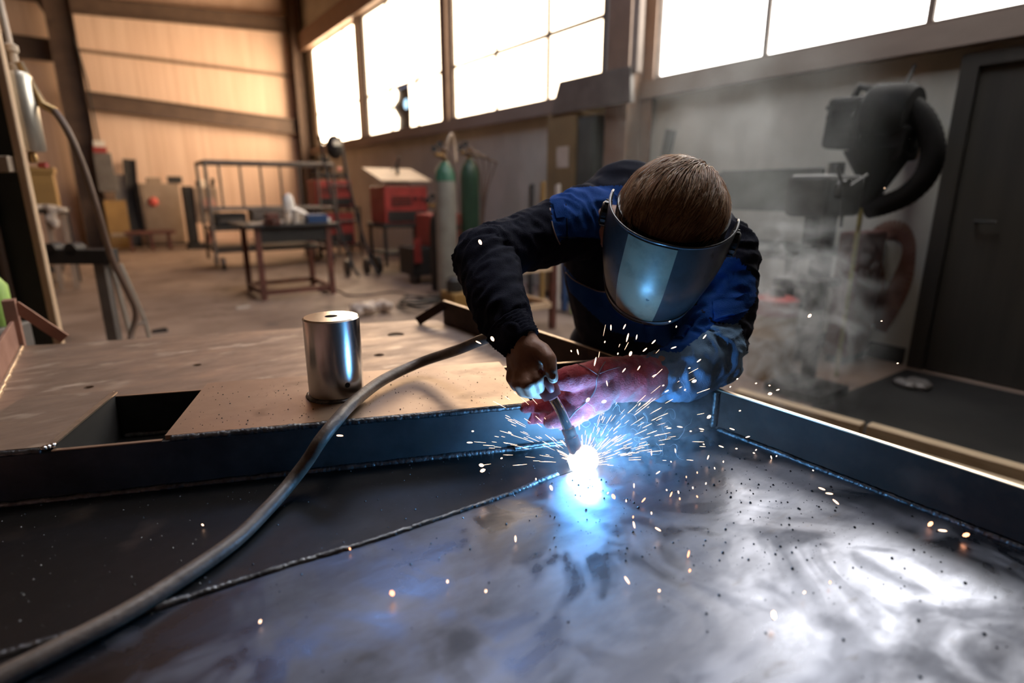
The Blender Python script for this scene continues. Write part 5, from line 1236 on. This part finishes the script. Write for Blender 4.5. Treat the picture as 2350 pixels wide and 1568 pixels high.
# pillar drill in front of the wall
pc = Z(1880, 835, 0); pc = Vector((3.6, 2.03, 0))
pdl = thing('pillar_drill', pc, 'dark pillar drill with round column, right of the welder', 'drill')
px1 = D(1890, 600, 3.45)
pc = Vector((px1.x, px1.y, 0))
MB().box((pc.x - .18, pc.y - .18, 0), (pc.x + .18, pc.y + .18, .06)).obj('drill_base', M['dark'], pdl, bevel=.01)
MB().tube([(pc.x, pc.y, .06), (pc.x, pc.y, 1.40)], .045, 14).obj('pillar', M['dark'], pdl, smooth='a')
MB().box((pc.x - .30, pc.y - .13, .70), (pc.x - .02, pc.y + .13, .75)).obj('drill_table', M['dark'], pdl, bevel=.006)
hdm = MB(); hdm.box((pc.x - .30, pc.y - .12, 1.10), (pc.x + .12, pc.y + .12, 1.33)); hdm.obj('drill_head', M['dark'], pdl, bevel=.03)
MB().tube([(pc.x - .2, pc.y, 1.10), (pc.x - .2, pc.y, .95)], .035, 12).obj('spindle', M['dark'], pdl, smooth='a'); MB().lathe((pc.x - .2, pc.y - .13, 1.25), (0, -1, 0), [(.05, 0), (.05, .04)], 12).obj('feed_hub', M['dark'], pdl)
for k in range(3):
    a = k * 2.1 + .4; c_ = Vector((pc.x - .2, pc.y - .16, 1.25)); MB().tube([c_, c_ + Vector((math.cos(a) * .2, -.02, math.sin(a) * .2))], .009, 6).obj('feed_lever', M['dark'], pdl)
# fume extractor on the wall
XE = 4.05
ex = thing('fume_extractor', PX(2010, 290, XE), 'black fume extractor with funnel and looping hose on the right wall', 'fume extractor')
def pe(x, y, dx=0): return PX(x, y, XE) + Vector((dx, 0, 0))
MB().lathe(pe(2012, 262), (pe(2100, 262) - pe(2012, 262)), [(.06, -.06), (.15, -.05), (.175, -.02), (.175, .17), (.15, .21), (.07, .22)], 26).obj('fan_housing', M['matte_black'], ex, smooth='a')
MB().obox(pe(1958, 285), (Vector((1, 0, 0)), Vector((0, 1, .05)), Vector((0, -.05, 1))), (.13, .125, .155)).obj('motor_box', M['matte_black'], ex, bevel=.03)
for k in range(4): MB().obox(pe(1958, 250 + 22 * k, -.135), (Vector((1, 0, 0)), Vector((0, 1, .05)), Vector((0, -.05, 1))), (.008, .10, .012)).obj('cooling_rib', M['matte_black'], ex)
MB().obox(pe(2030, 330), (Vector((1, 0, 0)), Vector((0, 1, .05)), Vector((0, -.05, 1))), (.12, .16, .10)).obj('filter_box', M['matte_black'], ex, bevel=.025)
MB().tube([PX(2018, 345, XE), PX(2010, 400, XE), PX(2000, 440, XE), PX(1992, 485, XE)], [.20, .12, .07, .05], 18).obj('funnel', M['matte_black'], ex, smooth='a')
hz = [PX(x, y, XE) for x, y in ((2075, 235), (2112, 262), (2136, 310), (2140, 360), (2120, 410), (2080, 448), (2030, 470), (1990, 480))]
MB().tube(catmull(hz, 8), [.062 + .004 * (i % 2) for i in range(57)], 14).obj('flexible_hose', M['matte_black'], ex, smooth=True)
MB().tube([PX(1960, 225, XE), PX(1975, 200, XE), PX(2000, 205, XE), PX(2005, 225, XE)], .025, 8).obj('lifting_eye', M['matte_black'], ex, smooth=True)
MB().tube([PX(2055, 240, XE), PX(2080, 190, 4.3), PX(2100, 150, 4.62)], .012, 6).obj('supply_cable', M['matte_black'], ex)
MB().box((XE, PX(2010, 280, XE).y - .08, PX(2010, 280, XE).z - .08), (4.69, PX(2010, 280, XE).y + .08, PX(2010, 280, XE).z + .08)).obj('wall_arm', M['matte_black'], ex)
# yellow strap pole
ya, yb_ = PX(1977, 478, 4.0), Z(1938, 905, 0); yb_ = Vector((3.95, 1.82, .0))
tag(MB().tube([(ya.x, ya.y, 0), (ya.x, ya.y, .6), (ya.x, ya.y, ya.z)], .016, 8).obj('yellow_pole', mat('dirty_yellow', (.30, .25, .05), (.2, .16, .04), 20, .6)), 'thin dirty yellow pole hanging down from the black fume extractor', 'pole')
# red machine and bin
rm = thing('red_grinder_cabinet', (4.2, 2.2, 0), 'dull red machine cabinet standing by the wall under the fume extractor', 'cabinet')
g0, g1 = PX(1880, 520, 4.3), PX(2040, 770, 4.3)
g0.y = 2.09; g1.y = 1.88
MB().box((4.28, g1.y + .05, .06), (4.66, g0.y, .96)).obj('cabinet_body', M['redsteel'], rm, bevel=.015); MB().box((4.30, g1.y + .07, 0), (4.64, g0.y - .02, .06)).obj('plinth', M['dark'], rm); MB().box((4.265, g1.y + .10, .14), (4.28, g0.y - .06, .88)).obj('cabinet_door', M['redsteel'], rm, bevel=.004)
bp = Z(1762, 862, 0)
bi = thing('oil_drum', (bp.x, bp.y, 0), 'small yellow and red oil drum in the smoke right of the welder', 'drum')
MB().lathe((bp.x, bp.y, 0), (0, 0, 1), [(.0, 0), (.14, 0), (.14, .28), (.145, .29), (.14, .30), (.14, .44)], 22, False).obj('drum_body', M['yellow'], bi, smooth='a'); MB().lathe((bp.x, bp.y, .44), (0, 0, 1), [(.14, 0), (.14, .10), (.10, .12), (.0, .12)], 22, False).obj('drum_top', M['red'], bi, smooth='a'); MB().lathe((bp.x, bp.y, .56), (0, 0, 1), [(.05, 0), (.05, .05), (.0, .05)], 14, False).obj('cap', M['dark'], bi, smooth='a')
# timbers beyond the tray
def timber(pa, pb_, w, h, z, label):
    A1 = Z(*pa, z + h); B1 = Z(*pb_, z + h); A1.z = B1.z = z + h / 2
    tag(MB().bar(A1, B1, w, h).obj('timber_batten', M['wood'], bevel=.004), label, 'timber', 'battens beyond the tray')
timber((1692, 893), (1980, 972), .07, .07, .012, 'short pale timber batten behind the tray wall, on the floor, nearer the welder')
timber((1995, 972), (2420, 1092), .07, .07, .012, 'long pale timber batten behind the tray wall, continuing to the right edge')
timber((1640, 905), (2430, 1138), .07, .05, .012, 'lower pale timber batten closest to the tray wall')
# dark steel plates lying on the floor at the right
for k, (xa, ya_, xb, yb2, lb) in enumerate(((2.45, -1.6, 4.55, .58, 'dark steel plate on the floor, nearest the camera on the right'), (2.5, .62, 4.55, 1.62, 'dark steel plate on the floor in front of the dark door'), (1.75, 1.95, 3.05, 3.9, 'dark steel plate on the floor behind the welder'))):
    tag(MB().box((xa, ya_, .0), (xb, yb2, .012)).obj('floor_plate', M['plate_dark'], bevel=.003), lb, 'steel plate', 'plates on the floor')
rgp = Z(2090, 888, 0); rr2 = MB(); rg = random.Random(21)
for i in range(9): rr2.ball((rgp.x + rg.uniform(-.08, .08), rgp.y + rg.uniform(-.08, .08), .025), (.05, .05, .03), 8, 6)
ro = fuse(rr2, 'rag', M['grey'], None, .012, 1); tag(ro, 'crumpled grey rag on the dark floor near the door', 'rag')
ro.location.z = -min(v.co.z for v in ro.data.vertices)
